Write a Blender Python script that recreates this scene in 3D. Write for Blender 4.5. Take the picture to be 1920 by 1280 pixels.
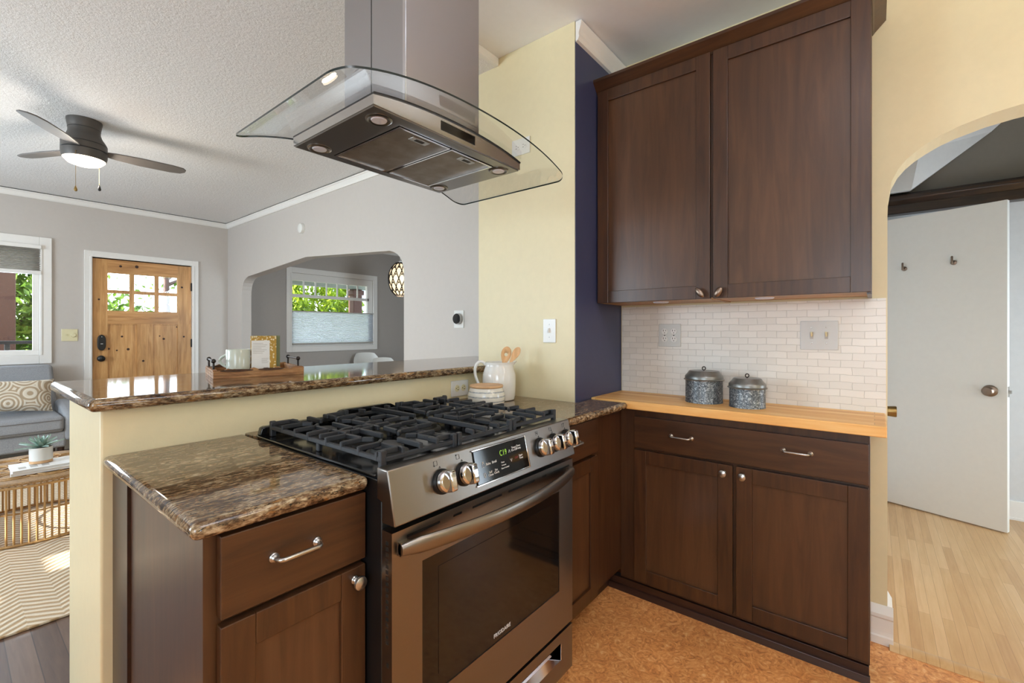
import bpy, bmesh, math, random
from math import sin, cos, pi, radians as rad
from mathutils import Vector, Matrix

S = bpy.context.scene
COL = S.collection
for o in list(bpy.data.objects):
    bpy.data.objects.remove(o)

# ---------------------------------------------------------------- camera
CAM_Z = 1.245
cam_data = bpy.data.cameras.new('camera')
cam_data.sensor_width = 36.0
cam_data.lens = 36.0 * 851.0 / 1920.0
cam_data.shift_y = -18.85 / 1920.0
cam_data.clip_start = 0.02
cam_data.clip_end = 200
cam = bpy.data.objects.new('camera', cam_data)
cam.location = (0, 0, CAM_Z)
cam.rotation_euler = (rad(90), 0, rad(38.62 - 90))
COL.objects.link(cam)
S.camera = cam

# ---------------------------------------------------------------- world, sun, daylight, exposure
S.view_settings.view_transform = 'Standard'
S.view_settings.look = 'None'
S.view_settings.gamma = 1.0
S.view_settings.use_curve_mapping = False
S.view_settings.exposure = 0.09
S.cycles.max_bounces = 10
S.cycles.diffuse_bounces = 6
S.cycles.glossy_bounces = 5
S.cycles.transmission_bounces = 8
S.cycles.transparent_max_bounces = 12
S.cycles.caustics_reflective = False
S.cycles.caustics_refractive = False
S.cycles.sample_clamp_indirect = 4.0

W = bpy.data.worlds.new('world')
S.world = W
W.use_nodes = True
nt = W.node_tree
bg = nt.nodes['Background']
bg.inputs[0].default_value = (0.80, 0.90, 1.0, 1)
bg.inputs[1].default_value = 6.0


def light(name, kind, loc, energy, color=(1, 1, 1), size=None, size_y=None, aim=None, radius=None):
    d = bpy.data.lights.new(name, kind)
    d.energy = energy
    d.color = color
    if kind == 'AREA':
        d.shape = 'RECTANGLE'
        d.size = size
        d.size_y = size_y
    if radius is not None:
        d.shadow_soft_size = radius
    o = bpy.data.objects.new(name, d)
    o.location = loc
    if aim is not None:
        o.rotation_euler = Vector(aim).to_track_quat('-Z', 'Y').to_euler()
    COL.objects.link(o)
    return o


sun = light('sun', 'SUN', (-12, 4, 8), 24.0, (1.0, 0.94, 0.84), aim=(1.0, 0.0, -0.45))
sun.data.angle = rad(0.6)
# area lights stand in for window daylight; the dining and hall ones are added fill
DAY = (0.74, 0.88, 1.0)
light('kitchen_window_daylight', 'AREA', (0.1, -2.56, 1.6), 4, DAY, 0.7, 0.7, (0, 1, -0.05))
light('kitchen_side_window_daylight', 'AREA', (-1.93, -0.4, 1.5), 42, (0.70, 0.86, 1.0), 1.3, 1.1, (1, 0, -0.05))
light('living_side_window_daylight', 'AREA', (-2.76, 4.2, 1.5), 130, DAY, 2.4, 1.3, (1, 0, 0))
light('living_front_window_daylight', 'AREA', (-0.2, 6.92, 1.45), 26, DAY, 1.5, 0.75, (0, -1, -0.1))
light('dining_back_fill', 'AREA', (2.9, 1.22, 1.6), 60, DAY, 0.6, 1.2, (0.05, 1, 0))  # added fill that brightens the dining room walls
light('hall_fill', 'AREA', (3.4, -2.03, 1.0), 18, (0.70, 0.86, 1.0), 0.8, 1.4, (0, 1, -0.1))  # fill light added at the end of the hall
light('kitchen_ceiling_fill', 'AREA', (0.5, -0.5, 2.30), 26, (0.95, 0.96, 1.0), 0.45, 0.45, (0, 0, 1))  # unseen fill added to lift the kitchen ceiling, no fixture there
light('kitchen_ceiling_lamp_light', 'POINT', (1.2, -1.7, 2.45), 17, (1.0, 0.90, 0.72), radius=0.14)


# ---------------------------------------------------------------- materials
def lin(c):
    return tuple((v / 12.92 if v <= 0.04045 else ((v + 0.055) / 1.055) ** 2.4) for v in [x / 255.0 for x in c]) + (1.0,)


class NT:
    def __init__(s, name):
        s.m = bpy.data.materials.new(name)
        s.m.use_nodes = True
        s.t = s.m.node_tree
        s.b = s.t.nodes['Principled BSDF']
        s.out = s.t.nodes['Material Output']

    def n(s, kind, **kw):
        x = s.t.nodes.new(kind)
        for k, v in kw.items():
            if k in x.inputs.keys():
                x.inputs[k].default_value = v
            else:
                setattr(x, k, v)
        return x

    def l(s, a, b):
        s.t.links.new(a, b)

    def coords(s, scale=(1, 1, 1), kind='Object', rot=(0, 0, 0)):
        tc = s.n('ShaderNodeTexCoord')
        mp = s.n('ShaderNodeMapping')
        mp.inputs['Scale'].default_value = scale
        mp.inputs['Rotation'].default_value = rot
        s.l(tc.outputs[kind], mp.inputs['Vector'])
        return mp.outputs['Vector']

    def noise(s, vec, scale, detail=4, rough=0.55, dist=0.0):
        x = s.n('ShaderNodeTexNoise')
        x.inputs['Scale'].default_value = scale
        x.inputs['Detail'].default_value = detail
        x.inputs['Roughness'].default_value = rough
        x.inputs['Distortion'].default_value = dist
        s.l(vec, x.inputs['Vector'])
        return x.outputs['Fac']

    def ramp(s, fac, stops, interp='LINEAR'):
        r = s.n('ShaderNodeValToRGB')
        e = r.color_ramp
        e.interpolation = interp
        while len(e.elements) < len(stops):
            e.elements.new(0.5)
        for el, (p, c) in zip(e.elements, stops):
            el.position = p
            el.color = c if len(c) == 4 else lin(c)
        s.l(fac, r.inputs['Fac'])
        return r.outputs['Color']

    def mix(s, fac, a, b, mode='MIX'):
        x = s.n('ShaderNodeMix', data_type='RGBA', blend_type=mode)
        for sock, v in ((x.inputs[0], fac), (x.inputs[6], a), (x.inputs[7], b)):
            if hasattr(v, 'links'):
                s.l(v, sock)
            else:
                sock.default_value = v if not isinstance(v, tuple) or len(v) == 4 else lin(v)
        return x.outputs[2]

    def math(s, op, a, b=None):
        x = s.n('ShaderNodeMath', operation=op)
        for i, v in ((0, a), (1, b)):
            if v is None:
                continue
            if hasattr(v, 'links'):
                s.l(v, x.inputs[i])
            else:
                x.inputs[i].default_value = v
        return x.outputs[0]

    def bump(s, h, strength, dist=0.01):
        x = s.n('ShaderNodeBump')
        x.inputs['Strength'].default_value = strength
        x.inputs['Distance'].default_value = dist
        s.l(h, x.inputs['Height'])
        s.l(x.outputs['Normal'], s.b.inputs['Normal'])

    def base(s, c):
        s.l(c, s.b.inputs['Base Color'])


BLACK4 = (0, 0, 0, 1)
WHITE4 = (1, 1, 1, 1)


def plain(name, c, rough=0.5, metal=0.0, noise=0.04, nscale=30, bump=0.0, bscale=200, spec=0.5, coat=0.0):
    k = NT(name)
    v = k.coords()
    f = k.noise(v, nscale, 3)
    base = lin(c)
    lo = tuple(max(0, x * (1 - noise)) for x in base[:3]) + (1,)
    hi = tuple(min(1, x * (1 + noise)) for x in base[:3]) + (1,)
    k.base(k.ramp(f, [(0.3, lo), (0.7, hi)]))
    k.b.inputs['Roughness'].default_value = rough
    k.b.inputs['Metallic'].default_value = metal
    k.b.inputs['Specular IOR Level'].default_value = spec
    k.b.inputs['Coat Weight'].default_value = coat
    if bump:
        k.bump(k.noise(v, bscale, 3), bump, 0.004)
    return k.m


def emissive(name, c, strength, base=(20, 20, 20)):
    k = NT(name)
    k.b.inputs['Base Color'].default_value = lin(base)
    k.b.inputs['Emission Color'].default_value = lin(c)
    k.b.inputs['Emission Strength'].default_value = strength
    return k.m


def wood(name, dark, mid, light_c, axis='z', rough=0.35, fine=1.0, coat=0.15, big=1.0):
    k = NT(name)
    st = {'x': (0.5, 6, 6), 'y': (6, 0.5, 6), 'z': (6, 6, 0.5)}[axis]
    v = k.coords(st)
    f = k.noise(v, 6 * fine, 8, 0.62, 0.8)
    st2 = {'x': (1.0, 3, 3), 'y': (3, 1.0, 3), 'z': (3, 3, 1.0)}[axis]
    g = k.noise(k.coords(st2), 1.6 * big, 3, 0.5, 0.3)
    c1 = k.ramp(f, [(0.28, dark), (0.5, mid), (0.74, light_c)])
    c2 = k.ramp(g, [(0.3, (0.78, 0.78, 0.78, 1)), (0.7, (1.12, 1.12, 1.12, 1))])
    k.base(k.mix(1.0, c1, c2, 'MULTIPLY'))
    k.b.inputs['Roughness'].default_value = rough
    k.b.inputs['Coat Weight'].default_value = coat
    k.b.inputs['Coat Roughness'].default_value = 0.25
    k.bump(f, 0.05, 0.002)
    return k.m


def planks(name, axis, width, length, cols, rough=0.3, seam=(60, 45, 30), coat=0.1, seam_w=0.006):
    k = NT(name)
    tc = k.n('ShaderNodeTexCoord')
    sp = k.n('ShaderNodeSeparateXYZ')
    cb = k.n('ShaderNodeCombineXYZ')
    k.l(tc.outputs['Object'], sp.inputs[0])
    if axis == 'x':
        k.l(sp.outputs[0], cb.inputs[0]); k.l(sp.outputs[1], cb.inputs[1])
    else:
        k.l(sp.outputs[1], cb.inputs[0]); k.l(sp.outputs[0], cb.inputs[1])
    br = k.n('ShaderNodeTexBrick')
    br.offset = 0.37
    br.inputs['Color1'].default_value = (0, 0, 0, 1)
    br.inputs['Color2'].default_value = (1, 1, 1, 1)
    br.inputs['Mortar'].default_value = (0.5, 0.5, 0.5, 1)
    br.inputs['Scale'].default_value = 1.0
    br.inputs['Mortar Size'].default_value = width * seam_w * 4
    br.inputs['Brick Width'].default_value = length
    br.inputs['Row Height'].default_value = width
    k.l(cb.outputs[0], br.inputs['Vector'])
    st = {'x': (1, 14, 14), 'y': (14, 1, 14)}[axis]
    f = k.noise(k.coords(st), 4, 7, 0.6, 0.5)
    t = k.math('ADD', k.math('MULTIPLY', br.outputs['Color'], 0.45), k.math('MULTIPLY', f, 0.7))
    c = k.ramp(t, [(0.2, cols[0]), (0.55, cols[1]), (0.9, cols[2])])
    c = k.mix(br.outputs['Fac'], c, seam)
    k.base(c)
    k.b.inputs['Roughness'].default_value = rough
    k.b.inputs['Coat Weight'].default_value = coat
    return k.m


def granite(name, stretch):
    k = NT(name)
    v = k.coords(stretch)
    a = k.noise(v, 52, 7, 0.7, 0.7)
    b = k.noise(v, 150, 5, 0.62, 0.4)
    d = k.noise(v, 14, 4, 0.55, 0.4)
    c = k.ramp(k.math('ADD', k.math('MULTIPLY', a, 0.6), k.math('MULTIPLY', b, 0.4)),
               [(0.33, (20, 15, 12)), (0.41, (58, 40, 28)), (0.475, (102, 78, 55)), (0.54, (146, 124, 95)), (0.61, (188, 172, 144)), (0.72, (126, 92, 54))])
    fl = k.noise(v, 120, 4, 0.7, 1.0)
    mask = k.ramp(fl, [(0.585, BLACK4), (0.64, WHITE4)])
    c = k.mix(mask, c, (24, 20, 17))
    gold = k.ramp(k.noise(v, 70, 4, 0.6, 0.8), [(0.57, BLACK4), (0.68, WHITE4)])
    gm = k.math('MULTIPLY', gold, 0.6)
    c = k.mix(gm, c, (160, 108, 48))
    tone = k.ramp(d, [(0.32, (0.66, 0.62, 0.58, 1)), (0.66, (1.05, 1.05, 1.05, 1))])
    c = k.mix(1.0, c, tone, 'MULTIPLY')
    k.base(c)
    k.b.inputs['Roughness'].default_value = 0.06
    k.b.inputs['Specular IOR Level'].default_value = 0.5
    return k.m


def steel(name, c=(190, 186, 182), rough=0.28, axis='x', streak=0.04):
    k = NT(name)
    st = {'x': (2, 220, 220), 'y': (220, 2, 220), 'z': (220, 220, 2)}[axis]
    f = k.noise(k.coords(st), 8, 4, 0.6)
    b = lin(c)
    k.base(k.ramp(f, [(0.3, tuple(x * 0.975 for x in b[:3]) + (1,)), (0.7, tuple(min(1, x * 1.02) for x in b[:3]) + (1,))]))
    k.b.inputs['Metallic'].default_value = 1.0
    r = k.n('ShaderNodeMapRange')
    r.inputs['To Min'].default_value = max(0.02, rough - streak * 0.5)
    r.inputs['To Max'].default_value = rough + streak * 0.5
    k.l(f, r.inputs['Value'])
    k.l(r.outputs[0], k.b.inputs['Roughness'])
    return k.m


def thin_glass(name, tint=(1, 1, 1, 1), refl=1.0):
    k = NT(name)
    t = k.n('ShaderNodeBsdfTransparent')
    t.inputs[0].default_value = tint
    g = k.n('ShaderNodeBsdfGlossy')
    g.inputs['Roughness'].default_value = 0.01
    f = k.n('ShaderNodeFresnel')
    f.inputs['IOR'].default_value = 1.45
    mx = k.n('ShaderNodeMixShader')
    k.l(k.math('MULTIPLY', f.outputs[0], refl), mx.inputs[0])
    k.l(t.outputs[0], mx.inputs[1])
    k.l(g.outputs[0], mx.inputs[2])
    k.l(mx.outputs[0], k.out.inputs[0])
    return k.m


M = {}
M['yellow'] = plain('cream_yellow_paint', (224, 212, 174), 0.45, noise=0.015, bump=0.12, bscale=45)
M['white_paint'] = plain('white_paint', (228, 228, 226), 0.35, noise=0.01)
M['navy'] = plain('navy_paint', (57, 61, 92), 0.4, noise=0.03, bump=0.06, bscale=45)
M['greige'] = plain('greige_paint', (196, 190, 184), 0.6, noise=0.012, bump=0.08, bscale=40)
M['taupe'] = plain('taupe_paint', (172, 166, 160), 0.6, noise=0.012)
M['hall_grey'] = plain('hall_grey_paint', (128, 122, 114), 0.6, noise=0.02)
M['hall_white'] = plain('hall_white_paint', (206, 206, 206), 0.6, noise=0.02)
M['trim_white'] = plain('white_trim_paint', (232, 230, 226), 0.35, noise=0.01)
M['door_white'] = plain('white_door_paint', (226, 224, 219), 0.4, noise=0.012)
M['kitchen_ceiling'] = plain('smooth_ceiling_paint', (238, 241, 245), 0.7, noise=0.01)
k = NT('textured_ceiling_paint'); v = k.coords(); k.base(k.ramp(k.noise(v, 120, 3), [(0.3, (222, 222, 222)), (0.7, (240, 240, 241))])); k.b.inputs['Roughness'].default_value = 0.8; k.bump(k.noise(v, 70, 4, 0.7), 0.55, 0.012); M['ceiling_tex'] = k.m
M['cherry'] = wood('dark_cherry_wood', (50, 29, 15), (67, 40, 21), (80, 51, 27), 'z', rough=0.38)
M['cherry_x'] = wood('dark_cherry_wood_crosswise', (50, 29, 15), (67, 40, 21), (80, 51, 27), 'x', rough=0.38)
M['cherry_y'] = wood('dark_cherry_wood_lengthwise', (50, 29, 15), (67, 40, 21), (80, 51, 27), 'y', rough=0.38)
M['cherry_panel'] = wood('cherry_wood_panel', (64, 40, 23), (78, 50, 30), (90, 60, 37), 'z', rough=0.36, fine=0.7, big=0.8)
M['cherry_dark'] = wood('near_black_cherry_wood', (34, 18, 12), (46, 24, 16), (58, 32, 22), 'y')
M['cab_under'] = wood('raw_cabinet_underside', (150, 112, 70), (176, 138, 92), (196, 160, 112), 'y', rough=0.55)
M['dark_beam'] = wood('dark_stained_trim_wood', (26, 16, 10), (46, 28, 17), (74, 48, 28), 'y', rough=0.3)
M['butcher'] = planks('maple_butcher_block', 'y', 0.045, 1.7, [(196, 130, 64), (234, 178, 104), (248, 210, 142)], 0.5, seam=(150, 100, 52), seam_w=0.003)
M['alder'] = wood('knotty_alder_wood', (168, 116, 64), (206, 154, 94), (224, 178, 120), 'z', rough=0.45, fine=0.8)
M['alder_x'] = wood('knotty_alder_wood_rail', (166, 112, 60), (202, 148, 90), (220, 172, 114), 'x', rough=0.45, fine=0.8)
M['knot'] = plain('wood_knot', (58, 30, 16), 0.5, noise=0.3)
M['granite_top'] = granite('speckled_granite', (0.45, 1.15, 1.0))
M['steel'] = steel('brushed_stainless_steel', (134, 129, 124), 0.30, 'x')
M['steel_z'] = steel('brushed_steel_upright', (184, 186, 191), 0.16, 'z')
M['steel_hood'] = steel('brushed_hood_steel', (186, 182, 178), 0.22, 'x')
M['steel_dark'] = steel('shaded_stainless_steel', (140, 134, 130), 0.3, 'x')
M['chrome'] = steel('polished_chrome', (215, 216, 220), 0.09, 'x', 0.04)
M['nickel'] = steel('brushed_nickel', (186, 184, 180), 0.28, 'x', 0.06)
M['pewter'] = steel('hammered_pewter', (140, 122, 108), 0.35, 'x', 0.1)
M['brass'] = steel('aged_brass', (150, 124, 78), 0.35, 'x', 0.1)
k = NT('galvanized_steel'); v = k.coords(); vo = k.n('ShaderNodeTexVoronoi'); vo.inputs['Scale'].default_value = 210; k.l(v, vo.inputs['Vector'])
k.base(k.ramp(k.math('ADD', k.math('MULTIPLY', vo.outputs['Color'], 0.5), k.math('MULTIPLY', k.noise(v, 60, 5, 0.7, 1.0), 0.5)), [(0.3, (66, 72, 78)), (0.55, (110, 116, 120)), (0.72, (170, 176, 178))])); k.b.inputs['Metallic'].default_value = 0.55; k.b.inputs['Roughness'].default_value = 0.45; M['galv'] = k.m
M['galv_lid'] = plain('galvanized_lid_steel', (128, 130, 128), 0.35, 0.75, noise=0.12, nscale=40)
M['iron'] = plain('matte_cast_iron', (34, 36, 40), 0.5, 0.0, noise=0.15, bump=0.15, bscale=400)
M['enamel'] = plain('black_enamel', (14, 14, 15), 0.12, noise=0.05)
M['black'] = plain('black_plastic', (16, 16, 17), 0.4, noise=0.05)
M['black_gloss'] = plain('black_glass', (10, 10, 11), 0.06, noise=0.02)
M['oven_glass'] = plain('tinted_oven_glass', (22, 17, 13), 0.07, noise=0.1, nscale=8)
M['white_plastic'] = plain('white_plastic', (224, 224, 220), 0.3, noise=0.01)
M['plate_grey'] = plain('pale_grey_plate', (200, 203, 200), 0.3, noise=0.01)
M['plate_gloss'] = plain('glossy_pale_plate', (208, 212, 214), 0.08, noise=0.01)
M['cream_plastic'] = plain('cream_plastic', (222, 214, 176), 0.35, noise=0.01)
M['ceramic'] = plain('white_glazed_ceramic', (228, 228, 224), 0.1, noise=0.01)
M['mug'] = plain('pale_green_glaze', (198, 204, 192), 0.15, noise=0.02)
M['bamboo'] = wood('pale_bamboo_wood', (196, 150, 104), (214, 170, 124), (226, 188, 146), 'x', rough=0.5, coat=0)
M['spoon'] = wood('pale_beech_wood', (190, 146, 98), (212, 168, 120), (226, 186, 140), 'z', rough=0.55, coat=0)
M['tray_wood'] = wood('rustic_tray_wood', (88, 56, 30), (150, 104, 62), (190, 146, 98), 'x', rough=0.6, coat=0)
M['bark'] = plain('dark_live_edge_bark', (74, 48, 28), 0.8, noise=0.4, nscale=90)
M['bronze'] = plain('oil_rubbed_bronze', (44, 36, 32), 0.4, 0.5, noise=0.1)
M['fan_metal'] = plain('dark_grey_fan_metal', (84, 80, 76), 0.42, 0.35, noise=0.05)
M['fan_blade'] = plain('grey_fan_blade', (104, 100, 98), 0.5, noise=0.05)
M['lamp_glow'] = emissive('lit_lamp_glass', (255, 232, 196), 7.0, (240, 235, 225))
M['puck'] = plain('frosted_lamp_lens', (216, 226, 246), 0.3, noise=0.01)
M['glass'] = thin_glass('window_glass', refl=0.6)
M['hood_glass'] = thin_glass('curved_hood_glass', (0.995, 0.998, 0.997, 1), 0.28)
M['glass_edge'] = plain('dark_green_glass_edge', (18, 32, 30), 0.08, noise=0.02)
M['sofa'] = plain('grey_woven_upholstery', (150, 152, 156), 0.9, noise=0.22, nscale=260, bump=0.5, bscale=350)
M['wicker'] = wood('honey_rattan', (150, 108, 60), (186, 146, 92), (206, 170, 116), 'z', rough=0.5, coat=0)
M['wicker_dark'] = plain('woven_rattan_cane', (150, 118, 80), 0.7, noise=0.35, nscale=120, bump=0.5, bscale=160)
M['paper'] = plain('magazine_paper', (226, 226, 224), 0.6, noise=0.03)
M['leaf_agave'] = plain('blue_green_succulent_leaf', (150, 176, 166), 0.5, noise=0.15)
M['soil'] = plain('brown_potting_soil', (88, 70, 52), 0.9, noise=0.4, nscale=150)
M['leg_wood'] = plain('dark_walnut_leg', (62, 38, 28), 0.4, noise=0.1)
M['rug_edge'] = plain('rug_binding', (178, 152, 118), 0.9, noise=0.1)
M['shade_grey'] = plain('shade_fabric', (180, 176, 170), 0.8)
M['shade'] = plain('grey_cellular_fabric', (176, 172, 166), 0.8, noise=0.03)
M['porch'] = plain('brown_porch_paint', (74, 46, 37), 0.7, noise=0.1)
M['soffit'] = plain('grey_green_soffit_paint', (128, 136, 128), 0.7, noise=0.05)
M['lawn'] = plain('lawn_grass', (84, 110, 50), 0.95, noise=0.35, nscale=20)
M['concrete'] = plain('pale_concrete', (190, 188, 182), 0.9, noise=0.1)
M['siding'] = plain('pale_blue_siding', (196, 208, 222), 0.8, noise=0.04)
M['green_txt'] = emissive('green_display_segments', (150, 200, 60), 0.9)
M['red_txt'] = plain('dim_red_print', (130, 36, 30), 0.5)
M['white_txt'] = plain('white_print', (220, 220, 220), 0.5)
M['dark_txt'] = plain('black_print', (24, 22, 22), 0.5)
M['red_mark'] = plain('red_knob_mark', (190, 40, 36), 0.4)
M['slot'] = plain('dark_slot', (34, 32, 28), 0.6)
M['gap_shade_print'] = plain('gap_shade_and_print', (70, 66, 62), 0.9)  # dark grey for the painted shade above the crown and for barcode print

# white painted brick tile
k = NT('white_brick_tile')
tc = k.n('ShaderNodeTexCoord'); sp = k.n('ShaderNodeSeparateXYZ'); cb = k.n('ShaderNodeCombineXYZ')
k.l(tc.outputs['Object'], sp.inputs[0])
wob = k.noise(tc.outputs['Object'], 14, 2)
k.l(k.math('ADD', sp.outputs[1], k.math('MULTIPLY', wob, 0.012)), cb.inputs[0]); k.l(k.math('ADD', sp.outputs[2], k.math('MULTIPLY', wob, 0.008)), cb.inputs[1])
br = k.n('ShaderNodeTexBrick')
br.inputs['Scale'].default_value = 1.0
br.inputs['Brick Width'].default_value = 0.078
br.inputs['Row Height'].default_value = 0.0305
br.inputs['Mortar Size'].default_value = 0.0016
br.inputs['Mortar Smooth'].default_value = 0.6
br.inputs['Color1'].default_value = lin((232, 230, 224)); br.inputs['Color2'].default_value = lin((222, 220, 214)); br.inputs['Mortar'].default_value = lin((206, 204, 198))
k.l(cb.outputs[0], br.inputs['Vector'])
k.base(br.outputs['Color'])
h = k.math('ADD', k.math('MULTIPLY', k.math('SUBTRACT', 1.0, br.outputs['Fac']), 1.0), k.math('MULTIPLY', k.noise(tc.outputs['Object'], 60, 3), 0.5))
k.bump(h, 0.42, 0.003)
k.b.inputs['Roughness'].default_value = 0.35
M['tile'] = k.m

# marbled linoleum
k = NT('marbled_orange_linoleum'); v = k.coords()
a = k.noise(v, 26, 8, 0.68, 2.6); b = k.noise(v, 5, 3)
c = k.ramp(a, [(0.28, (146, 82, 38)), (0.46, (214, 142, 82)), (0.56, (230, 162, 98)), (0.70, (246, 204, 150))])
k.base(k.mix(1.0, c, k.ramp(b, [(0.3, (0.88, 0.88, 0.88, 1)), (0.7, (1.06, 1.06, 1.06, 1))]), 'MULTIPLY'))
k.b.inputs['Roughness'].default_value = 0.42
M['lino'] = k.m
M['hall_floor'] = planks('narrow_oak_strip_floor', 'x', 0.038, 0.9, [(184, 140, 92), (204, 164, 114), (220, 184, 138)], 0.32, seam=(160, 122, 78), seam_w=0.004)
M['living_floor'] = planks('worn_plank_floor', 'y', 0.075, 1.4, [(66, 44, 34), (94, 70, 56), (116, 92, 76)], 0.38, seam=(60, 44, 36), seam_w=0.006)

# chevron rug
k = NT('chevron_rug'); tc = k.n('ShaderNodeTexCoord'); sp = k.n('ShaderNodeSeparateXYZ'); k.l(tc.outputs['Object'], sp.inputs[0])
zig = k.n('ShaderNodeMath', operation='PINGPONG'); k.l(sp.outputs[0], zig.inputs[0]); zig.inputs[1].default_value = 0.11
yy = k.math('ADD', sp.outputs[1], k.math('MULTIPLY', zig.outputs[0], 0.75))
yy = k.math('ADD', yy, k.math('MULTIPLY', k.noise(tc.outputs['Object'], 9, 2), 0.02))
sw = k.math('SINE', k.math('MULTIPLY', yy, 2 * pi / 0.045))
s01 = k.math('ADD', k.math('MULTIPLY', sw, 0.5), 0.5)
k.base(k.ramp(s01, [(0.25, (186, 158, 122)), (0.7, (226, 212, 190))]))
k.bump(k.math('ADD', s01, k.math('MULTIPLY', k.noise(tc.outputs['Object'], 160, 3), 0.5)), 0.6, 0.008)
k.b.inputs['Roughness'].default_value = 0.95
M['rug'] = k.m

# patterned pillow, crock stripes, gold pattern cover, pendant lattice, foliage
k = NT('embroidered_pillow_linen'); v = k.coords()
vo = k.n('ShaderNodeTexVoronoi'); vo.inputs['Scale'].default_value = 5.5; k.l(v, vo.inputs['Vector'])
w = k.math('SINE', k.math('MULTIPLY', vo.outputs['Distance'], 46))
k.base(k.ramp(k.math('ADD', k.math('MULTIPLY', w, 0.5), 0.5), [(0.35, (176, 156, 130)), (0.6, (222, 212, 194))])); k.b.inputs['Roughness'].default_value = 0.95
k.bump(w, 0.3, 0.004); M['pillow'] = k.m
k = NT('striped_glaze'); tc = k.n('ShaderNodeTexCoord'); sp = k.n('ShaderNodeSeparateXYZ'); k.l(tc.outputs['Object'], sp.inputs[0])
z = k.math('ADD', sp.outputs[2], k.math('MULTIPLY', k.noise(tc.outputs['Object'], 60, 3), 0.004))
s = k.math('SINE', k.math('MULTIPLY', z, 2 * pi / 0.0205)); f = k.noise(k.coords((30, 30, 90)), 3, 4)
m = k.math('MULTIPLY', k.ramp(s, [(0.55, BLACK4), (0.8, WHITE4)]), k.ramp(f, [(0.25, (0.35, 0.35, 0.35, 1)), (0.6, WHITE4)]))
k.base(k.mix(m, (222, 218, 206), (150, 156, 160))); k.b.inputs['Roughness'].default_value = 0.12; M['crock'] = k.m
k = NT('gold_pattern_cover'); v = k.coords(); vo = k.n('ShaderNodeTexVoronoi'); vo.inputs['Scale'].default_value = 110; k.l(v, vo.inputs['Vector'])
k.base(k.ramp(vo.outputs['Distance'], [(0.28, (226, 214, 176)), (0.42, (170, 132, 44))])); k.b.inputs['Roughness'].default_value = 0.5; M['gold'] = k.m
M['sage'] = plain('sage_green_cover', (118, 126, 92), 0.6, noise=0.05)


def foliage_mat(name, cols, trans):
    k = NT(name)
    g = k.n('ShaderNodeObjectInfo')
    v = k.coords()
    c = k.ramp(k.noise(v, 2.2, 5, 0.7), [(0.3, cols[0]), (0.5, cols[1]), (0.7, cols[2])])
    k.base(c)
    k.b.inputs['Roughness'].default_value = 0.6
    t = k.n('ShaderNodeBsdfTranslucent'); k.l(c, t.inputs[0])
    mx = k.n('ShaderNodeMixShader'); mx.inputs[0].default_value = trans
    k.l(k.b.outputs[0], mx.inputs[1]); k.l(t.outputs[0], mx.inputs[2]); k.l(mx.outputs[0], k.out.inputs[0])
    return k.m


M['leaf'] = foliage_mat('sunlit_green_leaves', [(36, 60, 22), (84, 116, 38), (150, 172, 66)], 0.45)
M['cedar'] = foliage_mat('yellow_green_cedar_sprays', [(44, 66, 14), (112, 140, 26), (172, 190, 48)], 0.45)


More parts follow.
